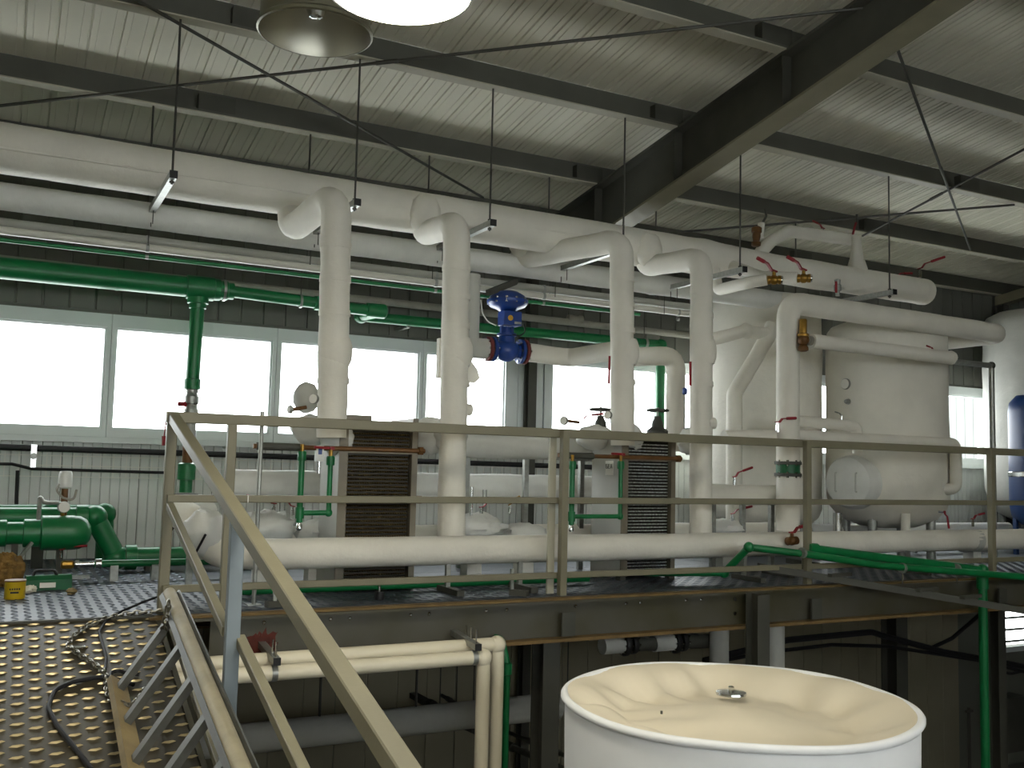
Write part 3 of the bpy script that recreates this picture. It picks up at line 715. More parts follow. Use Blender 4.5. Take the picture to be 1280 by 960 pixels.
# ---- insulated pipes on the platform behind the heat exchangers
def xrun(label, pxa, pya, pxb, pyb, y, r, m='wrap_cool', **k):
    a = at(pxa, pya, y=y); b = at(pxb, pyb, y=y); z = (a.z+b.z)/2
    t = ins(label, [(a.x, y, z), (b.x, y, z)], r, m, **k)
    for f in (.12, .5, .88): part('support_leg', MB().bar((a.x+(b.x-a.x)*f, y, 0), (a.x+(b.x-a.x)*f, y, z-r*.8), .04, .04, up=(0,1,0)), 'galv', t)
    return t
xrun('white insulated pipe at mid height behind the left heat exchanger, under the windows', 284, 603, 812, 612, 7.35, .105)
xrun('white insulated pipe between the second downpipe and the doubled railing post', 560, 556, 748, 562, 7.0, .1)
xrun('white insulated pipe low behind both heat exchangers', 290, 668, 985, 672, 7.05, .1, 'wrap')
t = ins('short thick insulated pipe stub left of the heat exchangers, behind the ramp railing corner', [at(215,648,y=6.7), at(262,638,y=6.9)], .07, 'wrap_cool')
part('support_leg', MB().bar((at(240,640,y=6.8).x,6.8,0),(at(240,640,y=6.8).x,6.8,at(240,642,y=6.8).z-.05),.04,.04,up=(0,1,0)), 'galv', t)
p = at(212, 650, y=6.66); flange(t, p, (-1,-.3,0), .075, 'steel_dark', .02, 6)
for i, (px_, py_, y_, rx, ry, rz_, lab) in enumerate(((330,662,6.8,.2,.16,.13,'lumpy white padded cover below the left heat exchanger piping'), (590,660,6.75,.26,.18,.11,'lumpy white padded cover right of the second downpipe'),
        (655,668,6.8,.18,.15,.09,'small lumpy white padded cover left of the doubled railing post'), (395,668,6.75,.14,.14,.1,'small lumpy white padded cover beside the bronze heat exchanger'),
        (905,662,6.7,.2,.16,.09,'lumpy white padded cover right of the fourth downpipe'), (1215,680,6.8,.3,.16,.08,'flat white padded cover under the right end of the railing'))):
    c = at(px_, py_, y=y_); t = thing('padded_cover', lab, 'cover', (c.x, c.y, 0), 'padded pipe covers')
    part('padding', MB().blob(c, (rx,ry,rz_), 22, 14, .3, 9, i*2.3), 'wrap_cool', t, 60)
    part('pedestal', MB().bar((c.x,c.y,0),(c.x,c.y,c.z-rz_*.6),.12,.12,up=(0,1,0)), 'wrap_cool', t)
    if i in (0,1,4):
        lever(t, c+V((.05,-.05,rz_*1.02)), (1,-.1,.15) if i else (-1,-.2,.1), .2, rb_=.026)
    if i == 0: lever(t, c+V((.17,-.1,rz_*.95)), (-1,0,.2), .2, rb_=.022)
    if i == 1:
        part('sensor_stem', MB().tube([c+V((-.02,-.02,rz_*.8)), c+V((-.02,-.02,rz_+.2))], .012, 8), 'chrome', t); part('sensor_stem', MB().tube([c+V((.1,.0,rz_*.8)), c+V((.1,.0,rz_+.18))], .018, 8), 'galv', t)
        lever(t, c+V((.32,0,rz_*1.2)), (.6,-.4,.3), .08, m='brass', rb_=.025)

# ---- green plastic pipework along the window wall
t = thing('green_pipe', 'large green plastic pipe with a tee and downpipe in front of the left windows', 'pipe', (0, 8.2, 1.8))
yg = 8.2; zg = at(120, 347, y=yg).z; xt = at(253, 360, y=yg).x; xd = at(239, 430, y=yg).x
part('main_run', MB().tube(fillet([(XL+.02,yg,zg),(xt,yg,zg-.0)],.1,step=.5), .084, 20), 'green', t, 60)
part('tee', MB().lathe((xt-.13,yg,zg),(1,0,0),[(.084,0),(.098,.004),(.098,.22),(.09,.224),(.09,.27),(.08,.274),(.08,.33),(.07,.334),(.07,.38)],22), 'green', t)
xd = xt-.03
part('branch_socket', MB().lathe((xd,yg,zg-.08),(0,0,-1),[(.085,0),(.085,.05),(.07,.054),(.068,.09)],20), 'green', t)
zb = at(239, 478, y=yg).z
part('downpipe', MB().tube([(xd,yg,zg-.1),(xd-.01,yg,zb)], .056, 18), 'green', t, 60)
part('lower_socket', MB().lathe((xd-.01,yg,zb+.03),(0,0,-1),[(.056,0),(.066,.004),(.066,.085),(.05,.09)],18), 'green', t)
z1 = zb-.05
part('threaded_union', MB().lathe((xd-.01,yg,z1),(0,0,-1),[(.05,0),(.05,.03),(.044,.035),(.052,.06),(.058,.065),(.058,.12),(.048,.13),(.05,.16),(.058,.17),(.058,.25),(.046,.26),(.046,.33),(.05,.34),(.05,.4),(.03,.405),(.03,.5)],12), 'galv', t)
vb = part('ball_valve', MB().lathe((xd-.12,yg-.02,z1-.13),(1,0,0),[(.012,0),(.02,.01),(.02,.06),(.014,.07)],10), 'red', t)
q = at(207, 520, y=yg-.1); m = MB(); m.bar(q+V((.01,0,.02)), at(205,545,y=yg-.1), .02, .008); m.tube([at(205,545,y=yg-.1), at(205,557,y=yg-.1)], .017, 8); part('lever_handle', m, 'red', vb)
zb2 = at(233, 600, y=yg).z
part('filter_socket', MB().lathe((xd-.02,yg,zb2-.1),(0,0,1),[(.05,0),(.05,.1),(.07,.104),(.07,.23),(.052,.24)],18), 'green', t)
part('base_flange', MB().lathe((xd-.02,yg,zb2-.13),(0,0,1),[(.1,0),(.1,.02)],18), 'steel_dark', t)
part('support', MB().bar((xd-.02,yg,0),(xd-.02,yg,zb2-.12),.05,.05,up=(0,1,0)), 'galv', t)
part('copper_tail', MB().tube([(xd-.02,yg,zb2+.13),(xd-.02,yg,zb2+.3)], .04, 12), 'bronze', t)
xr_ = at(396, 372, y=yg).x
part('reduced_run', MB().tube([(xt+.2,yg,zg),(xr_+.1,yg,zg-.03)], .05, 18), 'green', t, 60)
part('socket', MB().lathe((xr_-.02,yg,zg-.028),(1,0,0),[(.05,0),(.062,.003),(.062,.1),(.05,.103)],18), 'green', t)
for px_ in (147, 377, 281):
    xx = at(px_, 350, y=yg).x; rr2 = .087 if px_ == 147 else .06 if px_ == 377 else .09; zz = zg-(.025 if px_ > 300 else 0)
    c_ = part('clip', MB().lathe((xx-.012,yg,zz),(1,0,0),[(rr2,0),(rr2,.02)],18), 'galv' if px_ != 147 else 'green', t)
    if px_ != 147: part('clip_rod', MB().tube([(xx,yg,zz+rr2-.01),(xx,yg,2.53)], .005, 6), 'rod', c_)
# second green run, farther back, after a brass union and a jog
y2 = 8.5
a = at(432, 383, y=yg); b = at(474, 390, y=yg); c = at(447, 403, y=y2); d = at(826, 431, y=y2)
zc = (at(520,403,y=y2).z+at(700,418,y=y2).z)/2
t = thing('green_pipe', 'green pipe behind the second downpipe, jogging back and turning down at the right', 'pipe', (3, y2, zc))
part('main_run', MB().tube(fillet([(a.x-.05,yg,zg-.04),(b.x,yg,zg-.05),(c.x+.02,y2,zc),(d.x,y2,zc),(d.x,y2,.95)],.06,step=.4), .05, 18), 'green', t, 60)
part('elbow', MB().lathe((b.x-.12,yg,zg-.045),(1,0,0),[(.05,0),(.064,.003),(.066,.13),(.064,.17),(.04,.19)],18), 'green', t)
part('elbow', MB().blob((c.x+.03,y2-.01,zc),(.07,.07,.068),16,10,0), 'green', t)
part('elbow', MB().blob((d.x,y2,zc-.005),(.068,.066,.068),16,10,0), 'green', t)
part('wall_bracket', MB().bar((c.x+.5,y2,zc-.05),(c.x+.5,YW-.002,zc-.05),.04,.03), 'galv', t)
part('wall_bracket', MB().bar((d.x-.8,y2,zc-.05),(d.x-.8,YW-.002,zc-.05),.04,.03), 'galv', t)
part('brass_union', MB().lathe((a.x-.07,yg,zg-.04),(1,0,0),[(.04,0),(.045,.01),(.045,.06),(.04,.07)],8), 'brass', t)
xx = at(805,430,y=y2).x; cl = part('clip', MB().lathe((xx,y2,zc),(1,0,0),[(.056,0),(.056,.03)],16), 'galv', t); part('clip_rod', MB().tube([(xx,y2,zc+.05),(xx,y2,2.6)], .005, 6), 'rod', cl)
# grey conduit above
yq = 8.62; za = at(60, 327, y=yq).z; zbq = at(800, 412, y=yq).z
t = thing('conduit_pipe', 'grey steel pipe along the wall above the green pipes', 'pipe', (2, yq, za))
part('pipe_wall', MB().tube([(XL+.02,yq,za),(at(862,416,y=yq).x,yq,zbq-.01)], .036, 14), 'grey_pipe', t, 60)
p = at(722, 400, y=yq); part('coupling', MB().lathe((p.x-.12,yq,p.z),(1,0,0),[(.038,0),(.05,.01),(.05,.05),(.045,.06),(.045,.13),(.052,.14),(.052,.17),(.038,.18)],12), 'grey_pipe', t)
# drain with valves near the left edge (wall pipes)
zt_ = at(100,560,y=8.66).z
t = thing('wall_cable', 'thick black cable along the wall just below the window sill', 'cable', (1, 8.66, zt_))
part('cable', MB().tube(fillet([(XL+.02,8.66,zt_+.02),(1.4,8.66,zt_-.01),(2.5,8.66,zt_-.05),(5.8,8.66,zt_-.06)],.3,step=.3), .025, 10), 'cable', t)
t = thing('wire_tray', 'wire mesh cable tray on the ribbed wall under the left windows', 'cable tray', (1, 8.66, .75))
za_, zb_ = at(60,566,y=8.66).z, at(60,594,y=8.66).z
for z_ in (za_-.01, (za_+zb_)/2, zb_): part('long_wire', MB().bar((XL+.05,8.68,z_),(6.2,8.68,z_-.03),.006,.006), 'paper', t)
m = MB(); x = XL+.1
while x < 6.1: m.bar((x,8.685,zb_-.02),(x,8.685,za_),.006,.006,up=(0,1,0)); x += .1
part('cross_wires', m, 'paper', t, stuff=True)
z_ = at(60, 587, y=8.6).z
t = thing('black_cable', 'thin black cable along the lower edge of the wire tray', 'cable', (0, 8.6, z_))
part('cable', MB().tube(fillet([(XL+.02,8.62,z_+.01),at(15,580,y=8.62),at(27,583,y=8.62),at(40,586,y=8.62),(1.25,8.62,z_-.01)],.05,step=.2), .012, 8), 'cable', t)
part('drop_cable', MB().tube([at(22,588,y=8.62), at(20,640,y=8.62)], .014, 8), 'cable', t)
c = at(42,570,y=8.6); t = thing('bright_bracket', 'shiny bright metal strip with a round hole on the wire tray', 'bracket', c)
part('strip', MB().box(c+V((-.02,-.004,-.09)), c+V((.02,.004,.09))), 'chrome', t); part('round_knob', MB().lathe(c-V((0,.005,0)), (0,-1,0), [(.025,0),(.025,.01)], 14), 'galv', t)

# ---- blue control valve
yv = 7.45; vc = at(633, 438, y=yv)
t = thing('control_valve', 'blue diaphragm control valve with a round actuator between two white pipes', 'valve', vc)
part('globe_body', MB().blob(vc, (.115,.1,.1), 20, 14, 0), 'blue', t)
part('bonnet', MB().lathe(vc+V((0,0,.06)), (0,0,1), [(.075,0),(.07,.06),(.085,.065),(.085,.085),(.05,.09),(.045,.14)], 18), 'blue', t)
for s in (-1, 1):
    part('port_neck', MB().lathe(vc+V((s*.08,0,0)), (s,0,0), [(.06,0),(.065,.06)], 16), 'blue', t)
    flange(t, vc+V((s*.135,0,0)), (1,0,0), .108, 'blue', .03); flange(t, vc+V((s*.175,0,0)), (1,0,0), .108, 'flange_red', .03)
    part('yoke_arm', MB().bar(vc+V((s*.05,0,.15)), vc+V((s*.05,0,.27)), .022, .03, up=(0,1,0)), 'blue', t)
part('valve_stem', MB().tube([vc+V((0,0,.15)), vc+V((0,0,.3))], .013, 8), 'chrome', t)
bx = part('positioner_box', MB().box(vc+V((-.08,-.1,.21)), vc+V((.09,.02,.33))), 'blue', t)
part('yellow_mark', MB().lathe(vc+V((-.02,-.101,.27)), (0,-1,0), [(.024,0),(.024,.004)], 16), 'yellow_mark', bx)
part('name_strip', MB().box(vc+V((.02,-.1035,.222)), vc+V((.085,-.1005,.242))), 'galv', bx)
zc_ = vc.z+.42
ac = part('actuator_case', MB().lathe((vc.x,yv,zc_-.09), (0,0,1), [(.05,.0),(.1,.03),(.155,.05),(.176,.075),(.18,.085),(.18,.105),(.17,.11),(.15,.145),(.09,.18),(.03,.19)], 28), 'blue', t)
m = MB()
for k in range(12):
    a = k*math.pi/6; m.lathe((vc.x+.168*math.cos(a), yv+.168*math.sin(a), zc_-.02), (0,0,1), [(.012,0),(.012,.05)], 6)
part('rim_bolts', m, 'chrome', ac, stuff=True)
part('mounting_bracket', MB().bar(at(610,366,y=yv-.1), at(645,352,y=yv+.15), .04, .05), 'steel_dark', t)
part('air_hose', MB().tube(fillet([at(601,375,y=yv-.05), at(603,392,y=yv-.08), at(610,402,y=yv-.1), at(620,407,y=yv-.1)],.08,step=.03), .006, 6), 'white_plastic', t)
part('wire', MB().tube(fillet([at(655,405,y=yv-.1), at(657,415,y=yv-.08), at(650,420,y=yv-.08), at(640,418,y=yv-.08)],.05,step=.03), .006, 6), 'cable', t)
zv = vc.z
ins('white insulated pipe standing left of the blue control valve', [(vc.x-.19,yv,zv), (vc.x-.33,yv,zv), (vc.x-.36,yv+.0,zv+.05), (vc.x-.36,yv,zv+.62)], .085, 'wrap_grey', .05, .03)
e1 = at(712, 444, y=yv)
ins('white insulated pipe right of the blue control valve, turning toward the third downpipe', [(vc.x+.195,yv,zv), (e1.x,yv,zv-.02), (e1.x+.16,yv-.75,zv+.01)], .082, 'wrap', .1, .04)
a = at(788, 446, y=6.75); b = at(845, 443, y=6.75); c = at(848, 540, y=6.75)
ins('white insulated pipe arching down left of the fourth downpipe', [(a.x-.1,6.9,a.z), (b.x,6.75,b.z-.01), (b.x,6.75,1.0)], .082, 'wrap', .13, .04)
t = thing('blue_vent', 'small blue vent cap on a thin stem left of the fourth downpipe', 'vent', at(856,520,y=6.6)-V((0,0,.3)))
q = at(856, 489, y=6.6); part('cap', MB().lathe(q-V((0,0,.03)),(0,0,1),[(.014,0),(.022,.01),(.022,.05),(.01,.06)],12), 'blue', t); part('stem', MB().tube([q-V((0,0,.03)), q-V((0,0,.35))],.007,8), 'chrome', t)

# ================================================================== TANKS ON THE RIGHT
def tank(lab, cx, cy, r, z0, z1, dome, m, seg=40, legs=True):
    t = thing('insulated_tank', lab, 'tank', (cx, cy, 0), 'tall white tanks')
    prof = [(r*.05, z0), (r*.45, z0+dome*.08), (r*.78, z0+dome*.35), (r*.95, z0+dome*.75), (r, z0+dome*1.1)]
    n = 8
    for k in range(1, n): prof.append((r*(1+.004*math.sin(k*2.3)), z0+dome*1.1+(z1-z0-dome*1.7)*k/n))
    prof += [(r, z1-dome*.6), (r*.985, z1-dome*.42), (r*.93, z1-dome*.25), (r*.75, z1-dome*.1), (r*.4, z1-.01), (.02, z1)]
    part('insulated_shell', MB().lathe((cx,cy,0),(0,0,1),prof,seg,.012,2.5), m, t, 60)
    if legs:
        for k in range(4):
            a = .4+k*math.pi/2; part('leg', MB().tube([(cx+r*.72*math.cos(a),cy+r*.72*math.sin(a),0),(cx+r*.72*math.cos(a),cy+r*.72*math.sin(a),z0+dome*.4)],.045,12), 'galv', t)
    return t
c = at(1108, 530, y=7.05); d = (c-EYE).dot(CF); r1 = 72*d/F_PX
T1 = tank('white insulated tank with a padded manhole, in front on the right', c.x, c.y, r1, at(1108,662,y=7.05-r1*.3).z, at(1108,402,y=7.05).z, .28, 'wrap')
c2_ = at(950, 530, y=7.95); d = (c2_-EYE).dot(CF); r2 = 74*d/F_PX
T2 = tank('taller white insulated tank behind the riser with the brown safety valve', c2_.x, c2_.y, r2, .2, at(950,371,y=7.95).z, .25, 'wrap')
# details of the front tank
tc = V((c.x, c.y, 0)); dirv = V((EYE.x-c.x, EYE.y-c.y, 0)).normalized()
def on_tank(px, py, off=0.):
    v = at(px, py, d=1)-EYE; o = V((EYE.x-c.x, EYE.y-c.y)); dv = V((v.x, v.y)); A = dv.dot(dv); B = o.dot(dv); Cc = o.dot(o)-(r1+off)**2
    disc = B*B-A*Cc; tt = (-B-math.sqrt(max(disc, 0)))/A; return EYE+v*tt
def rad_dir(p): return V((p.x-c.x, p.y-c.y, 0)).normalized()
p = on_tank(1068, 603); n_ = rad_dir(p)
mh = part('manhole_cover', MB().lathe(p-n_*.12, n_, [(.24,0),(.26,.02),(.26,.2),(.235,.24),(.15,.26),(.01,.265)], 30, .02, 5), 'wrap_cool', T1)
for s in (-1, 1):
    q = p+n_*.14; sd = n_.cross(V((0,0,1))); m = MB(); q = q+sd*(.11*s)
    m.tube(fillet([q-n_*.03-V((0,0,.09)), q+n_*.02-V((0,0,.09)), q+n_*.02+V((0,0,.09)), q-n_*.03+V((0,0,.09))], .015), .008, 8); part('strap_handle', m, 'wrap_grey', mh)
p = on_tank(1058, 480); gauge(T1, p, rad_dir(p), .055)
p = on_tank(1060, 502); part('nipple', MB().lathe(p-rad_dir(p)*.01, rad_dir(p), [(.03,0),(.025,.03),(.018,.05)], 12), 'galv', T1)
for px_ in (1132, 1047): q = at(px_, 655, y=6.6); part('drain_stub', MB().tube([q+V((0,0,.1)), V((q.x,q.y,.12))], .045 if px_ > 1100 else .04, 12, .04), 'wrap' if px_ > 1100 else 'chrome', T1)
# third tank at the right edge and blue vessel before it
c3 = at(1300, 500, y=7.9); d = (c3-EYE).dot(CF); r3 = 64*d/F_PX
c3.x = at(1300,500,y=7.9).x
tank('pale insulated tank cut off by the right edge', min(c3.x, XR-r3-.02), 7.9, r3, .25, at(1280,385,y=7.9).z, .4, 'wrap_grey')
bc = at(1296, 560, y=6.9); d = (bc-EYE).dot(CF); rb3 = 32*d/F_PX
t = thing('expansion_vessel', 'dark blue expansion vessel with a rounded top at the right edge', 'vessel', (bc.x, bc.y, 0))
zt3 = at(1290, 492, y=6.9).z
part('shell', MB().lathe((bc.x,bc.y,0),(0,0,1),[(.05,.3),(rb3*.6,.33),(rb3*.93,.42),(rb3,.55),(rb3,zt3-.2),(rb3*.95,zt3-.1),(rb3*.7,zt3-.02),(.02,zt3)],32), 'blue_deep', t, 60)
part('seam_ring', MB().lathe((bc.x,bc.y,.85),(0,0,1),[(rb3*1.0,0),(rb3*1.03,.01),(rb3*1.03,.05),(rb3,.06)],32), 'chrome', t)
for k in range(3):
    a = k*2.1+.3; part('leg', MB().bar((bc.x+rb3*.8*math.cos(a),bc.y+rb3*.8*math.sin(a),0),(bc.x+rb3*.8*math.cos(a),bc.y+rb3*.8*math.sin(a),.5),.04,.04,up=(0,1,0)), 'blue_deep', t)
# ---- riser and its long top run
yr = 6.35; ra = at(985, 392, y=yr); ztop = at(1000, 377, y=yr).z
xend = at(1262, 409, y=yr).x
T = ins('white riser turning right into a long level run above the front tank', [(ra.x,yr,.35), (ra.x,yr,ztop-.02), (xend,yr+.1,ztop-.04), (xend-.35,7.3,ztop-.1), (xend-1.1,7.3,ztop-.1)], .098, 'wrap', [.16,.1,.1], .035, 4.5, name='insulated_riser')
lever(T, at(972,536,y=yr-.1), (1,0,.02), .2, rb_=.03)
p = at(980,586,y=yr-.0); 
for s in (-1, 1): flange(T, V((ra.x,yr,p.z+s*.05)), (0,0,1), .115, 'steel_dark', .028)
part('green_coupling', MB().lathe((ra.x,yr,p.z-.04),(0,0,1),[(.102,0),(.102,.08)],18), 'green_dark', T)
lever(T, at(1168,413,y=7.0), (-1,0,.1), .14, rb_=.026)
# brown safety valve and pipe
p = at(1004, 425, y=6.2)
t = thing('safety_valve', 'brown safety valve with a tall cap on the white riser', 'valve', p)
part('body', MB().blob(p, (.05,.05,.055), 14, 10, .1), 'bronze', t)
part('inlet', MB().lathe(p-V((0,0,.1)),(0,0,1),[(.025,0),(.045,.01),(.045,.03),(.03,.06)],12), 'bronze', t)
part('spring_cap', MB().lathe(p+V((0,0,.03)),(0,0,1),[(.05,0),(.05,.02),(.033,.03),(.033,.14),(.028,.15),(.01,.152)],14), 'brass', t)
part('outlet', MB().lathe(p,(1,0,0),[(.03,0),(.03,.05),(.042,.055),(.042,.1),(.03,.105)],12), 'grey_pipe', t)
e = at(1188, 452, y=6.2)
T = ins('white insulated discharge pipe running right from the brown safety valve', [(p.x+.09,6.2,p.z), (e.x,6.2,p.z-.02)], .062, 'wrap', None, .04)
part('end_cap', MB().blob((e.x,6.2,p.z-.02), (.06,.066,.066), 14, 10, .1), 'wrap', T)
lever(T, at(1168,443,y=6.2), (-1,0,.1), .1, rb_=.02)
a = at(1200,455,y=6.3); b = at(1239,457,y=6.3)
t = thing('steel_pipe', 'thin bare steel pipe dropping down right of the front tank', 'pipe', b)
part('pipe_wall', MB().tube(fillet([(a.x-.1,6.3,b.z),(b.x,6.3,b.z),(b.x,6.3,.0)],.05,step=.3), .028, 12), 'galv', t, 60)
part('elbow', MB().blob((b.x,6.3,b.z),(.04,.04,.04),12,8,0), 'steel_dark', t)
# tank front pipework
y_ = 7.0
q = [at(922,650,y=y_), at(918,492,y=y_), at(958,424,y=y_), at(930,414,y=y_), at(880,427,y=y_)]
T = ins('white insulated pipe with a diagonal offset in front of the taller tank', [(q[1].x,y_,.3), q[1], q[2], (q[2].x+.08,y_,q[2].z+.14)], .072, 'wrap', .12, .04)
part('side_branch', run([V((q[2].x+.02,y_,q[2].z+.05)), q[3], q[4]], .06, .1, 16, .04), 'wrap', T, 60)
part('elbow_cover', MB().blob(at(932,414,y=y_),(.085,.075,.075),14,10,.15), 'wrap', T)
q0 = at(1000,526,y=6.5); q1 = at(1070,530,y=6.5); q2 = at(1077,560,y=6.5)
T = ins('slim white pipe turning down before the front tank, just above the top rail', [q0-V((.15,0,0)), (q1.x,6.5,q0.z-.02), (q1.x+.02,6.5,q2.z-.05)], .05, 'wrap', .07, .04)
lever(T, at(1052,523,y=6.45), (-1,0,.1), .08, m='galv', rb_=.015)
za = at(1080,549,y=6.4).z; xe = at(1200,555,y=6.4).x
ins('white pipe along the top rail, looping down right of the front tank', [at(905,546,y=6.5), (at(990,549,y=6.4).x,6.42,za+.0), (xe,6.45,za), (xe,6.45,at(1200,612,y=6.45).z), (xe-.4,6.75,at(1200,612,y=6.45).z)], .056, 'wrap', .08, .04)
T = xrun('white pipe crossing low between the fourth downpipe and the riser', 879, 620, 975, 617, 6.6, .088, 'wrap')
lever(T, at(918,603,y=6.55), (1,0,.25), .2, rb_=.026); part('end_ring', MB().lathe((at(878,620,y=6.6).x,6.6,at(925,618,y=6.6).z),(1,0,0),[(.09,0),(.09,.02)],18), 'black', T)
T = xrun('white pipe lying low under the front tank', 1010, 655, 1260, 668, 7.5, .07, 'wrap_cool')
lever(T, at(1073,676,y=6.9), (-1,0,.1), .08, rb_=.018)
# small ball valves on branches from the header
for k, (px_, py_, lab, x0_, y0_) in enumerate(((963,350,'white branch pipe with a ball valve, left of the pair under the header',900,362), (1000,348,'white branch pipe with a ball valve, right of the pair under the header',968,338))):
    yb = 6.25; p = at(px_, py_, y=yb); s0 = at(x0_, y0_, y=6.85)
    T = ins(lab, [V((s0.x, 6.95, 2.74)), s0+V((0,.03,0)), V((p.x-.14, yb+.1, p.z-.02)), V((p.x-.04, yb, p.z))] if k == 0 else [V((p.x-.22,6.95,2.74)), V((p.x-.2,6.5,p.z+.03)), V((p.x-.03,yb,p.z))], .052, 'wrap', .08, .05, group='branch pipes with ball valves')
    dv = V((.8,-.6,0)); lever(T, p+dv*.03, (-.9,.1,.25), .17, axis=dv, rb_=.04, body='brass')
    flange(T, p+dv*.085, dv, .035, 'chrome', .02, 6)
p = at(1047, 358, y=6.6); t = thing('drain_valve', 'small grey valve with a red lever standing on the long white run', 'valve', p-V((0,0,.08)))
part('body', MB().lathe(p-V((0,0,.09)),(0,0,1),[(.02,0),(.02,.04),(.035,.05),(.035,.1),(.025,.11),(.03,.15),(.012,.16)],12), 'galv', t)
m = MB(); m.bar(p+V((-.04,-.02,.04)), p+V((-.05,-.03,-.07)), .022, .012); part('lever_handle', m, 'red', t)
# bypass on top of the header
yb = 7.15; q = [at(948,318,y=yb), at(952,296,y=yb), at(985,289,y=yb), at(1068,300,y=yb)]
T = ins('slim white bypass pipe arched over the header near the right hangers', [V((q[0].x+.02,yb,2.8)), q[0], V((q[1].x+.12,yb,q[1].z-.03)), q[2], q[3]], .062, 'wrap', .1, .05)
part('vent_stub', MB().tube([at(950,297,y=yb), at(952,279,y=yb)], .035, 12, .05), 'wrap', T)
part('vent_hook', MB().tube(fillet([at(953,279,y=yb), at(958,270,y=yb), at(956,261,y=yb)],.03,step=.02), .012, 8), 'rod', T)
part('bronze_valve', MB().lathe(at(945,308,y=yb-.05),(0.05,0,1),[(.03,0),(.045,.01),(.045,.04),(.03,.05),(.04,.09),(.04,.13),(.05,.14),(.05,.18),(.02,.2)],12), 'bronze', T)
lever(T, at(1029,291,y=yb-.02), (-1,0,.2), .14, rb_=.024)
p = at(1071, 330, y=7.02)
part('cone_tail', MB().lathe((p.x,7.02,2.84),(0,0,1),[(.12,0),(.1,.08),(.06,.2),(.045,.34),(.045,.4)],16,.01,6), 'wrap', T)
part('vent_tip', MB().tube([at(1071,287,y=7.02), at(1071,268,y=7.02)], .012, 8), 'rod', T)
part('vent_lever', MB().bar(at(1066,293,y=7.0), at(1070,278,y=7.0), .02, .012), 'red', T)

# ================================================================== LEFT: GREEN SEPARATOR
ys = 7.4; sc_ = at(72, 666, y=ys)
t = thing('green_separator', 'large green round-ended separator with stepped pipe sockets on the left', 'pipework', (sc_.x, ys, 0))
xa = at(50,666,y=ys).x; xb = at(98,666,y=ys).x
part('vessel', MB().lathe((xa,ys,sc_.z),(1,0,0),[(.06,0),(.11,.004),(.118,.01),(.118,.2),(.112,.25),(.09,.29),(.05,.315),(.01,.322)],28), 'green', t)
part('stepped_socket', MB().lathe((xa,ys,sc_.z),(-1,0,0),[(.095,0),(.095,.1),(.075,.105),(.075,.2),(.09,.205),(.09,.29),(.06,.295),(.06,.5)],24), 'green', t)
part('copper_fitting', MB().lathe((xa-.5,ys,sc_.z),(-1,0,0),[(.07,0),(.07,.05),(.085,.06),(.085,.12),(.05,.13),(.05,.9)],12), 'brass', t)
gp = at(79,634,y=ys-.02); gauge(t, gp, (.2,-1,.1), .04); part('gauge_stem', MB().tube([gp+V((0,.01,-.02)), gp+V((0,.02,-.1))], .012, 8), 'brass', t)
pp = at(82,598,y=ys+.02); part('pressure_sensor', MB().lathe(pp-V((0,0,.07)),(0,0,1),[(.03,0),(.045,.01),(.045,.1),(.035,.12)],14), 'white_plastic', t)
part('sensor_stem', MB().tube([pp-V((0,0,.06)), pp-V((0,.0,.26))], .022, 10), 'bronze', t)
part('sensor_coil', MB().tube(fillet([at(75,605,y=ys), at(70,612,y=ys), at(78,622,y=ys), at(92,626,y=ys), at(96,612,y=ys)],.04,step=.03), .008, 6), 'grey_pipe', t)
part('handle_bar', MB().tube(fillet([at(48,650,y=ys-.05), at(50,620,y=ys-.05), at(54,628,y=ys-.05), at(74,629,y=ys-.05)],.03,step=.05), .014, 8), 'galv', t)
for px_ in (75, 18): q = at(px_, 690, y=ys); part('support_leg', MB().bar((q.x,ys,0),(q.x,ys,sc_.z-.06),.04,.04,up=(0,1,0)), 'steel_dark', t)
part('diagonal_strut', MB().bar(at(40,678,y=ys-.1), at(17,706,y=ys-.15), .02, .02), 'galv', t)
lever(t, at(76,694,y=ys-.05), (1,-.2,0), .16, rb_=.02)
yo = 7.75; q = [at(20,647,y=yo), at(118,650,y=yo), at(146,690,y=yo), at(285,694,y=yo)]
t = thing('green_pipe', 'green pipe with a sloping offset on the floor right of the separator', 'pipe', (q[2].x, yo, 0))
part('main_run', MB().tube(fillet([V((XL+.05,yo,q[0].z)), V((q[1].x,yo,q[0].z)), V((q[2].x,yo,q[3].z)), V((q[3].x+.2,yo,q[3].z))],.06,step=.3), .072, 20), 'green', t, 60)
for k in (1, 2):
    zz = q[0].z if k == 1 else q[3].z; part('elbow', MB().blob((q[k].x,yo,zz),(.09,.088,.088),18,12,0), 'green', t)
for (px_, zz) in ((101, q[0].z), (165, q[3].z)): xx = at(px_,660,y=yo).x; part('socket', MB().lathe((xx-.04,yo,zz),(1,0,0),[(.074,0),(.092,.003),(.092,.08),(.074,.083)],20), 'green', t)
part('pipe_saddle', MB().box((q[2].x+.2,yo-.06,0),(q[2].x+.26,yo+.06,q[3].z-.05)), 'steel_dark', t)
yo2 = 8.15; q = [at(0,641,y=yo2), at(132,648,y=yo2)]
t = thing('green_pipe', 'green pipe partly hidden behind the separator, nearest the ribbed wall', 'pipe', (q[1].x, yo2, 0))
part('main_run', MB().tube(fillet([V((XL+.05,yo2,q[0].z)), V((q[1].x,yo2,q[0].z)), V((q[1].x,yo2,.02))],.1,step=.3), .062, 18), 'green', t, 60)
part('pipe_saddle', MB().box((q[1].x-.5,yo2-.05,0),(q[1].x-.42,yo2+.05,q[0].z-.04)), 'steel_dark', t)
part('elbow', MB().blob((q[1].x-.01,yo2,q[0].z-.01),(.085,.08,.085),16,10,0), 'green', t)
part('strainer_dome', MB().blob(at(68,648,y=yo2-.1),(.14,.1,.13),18,12,0), 'green', t)
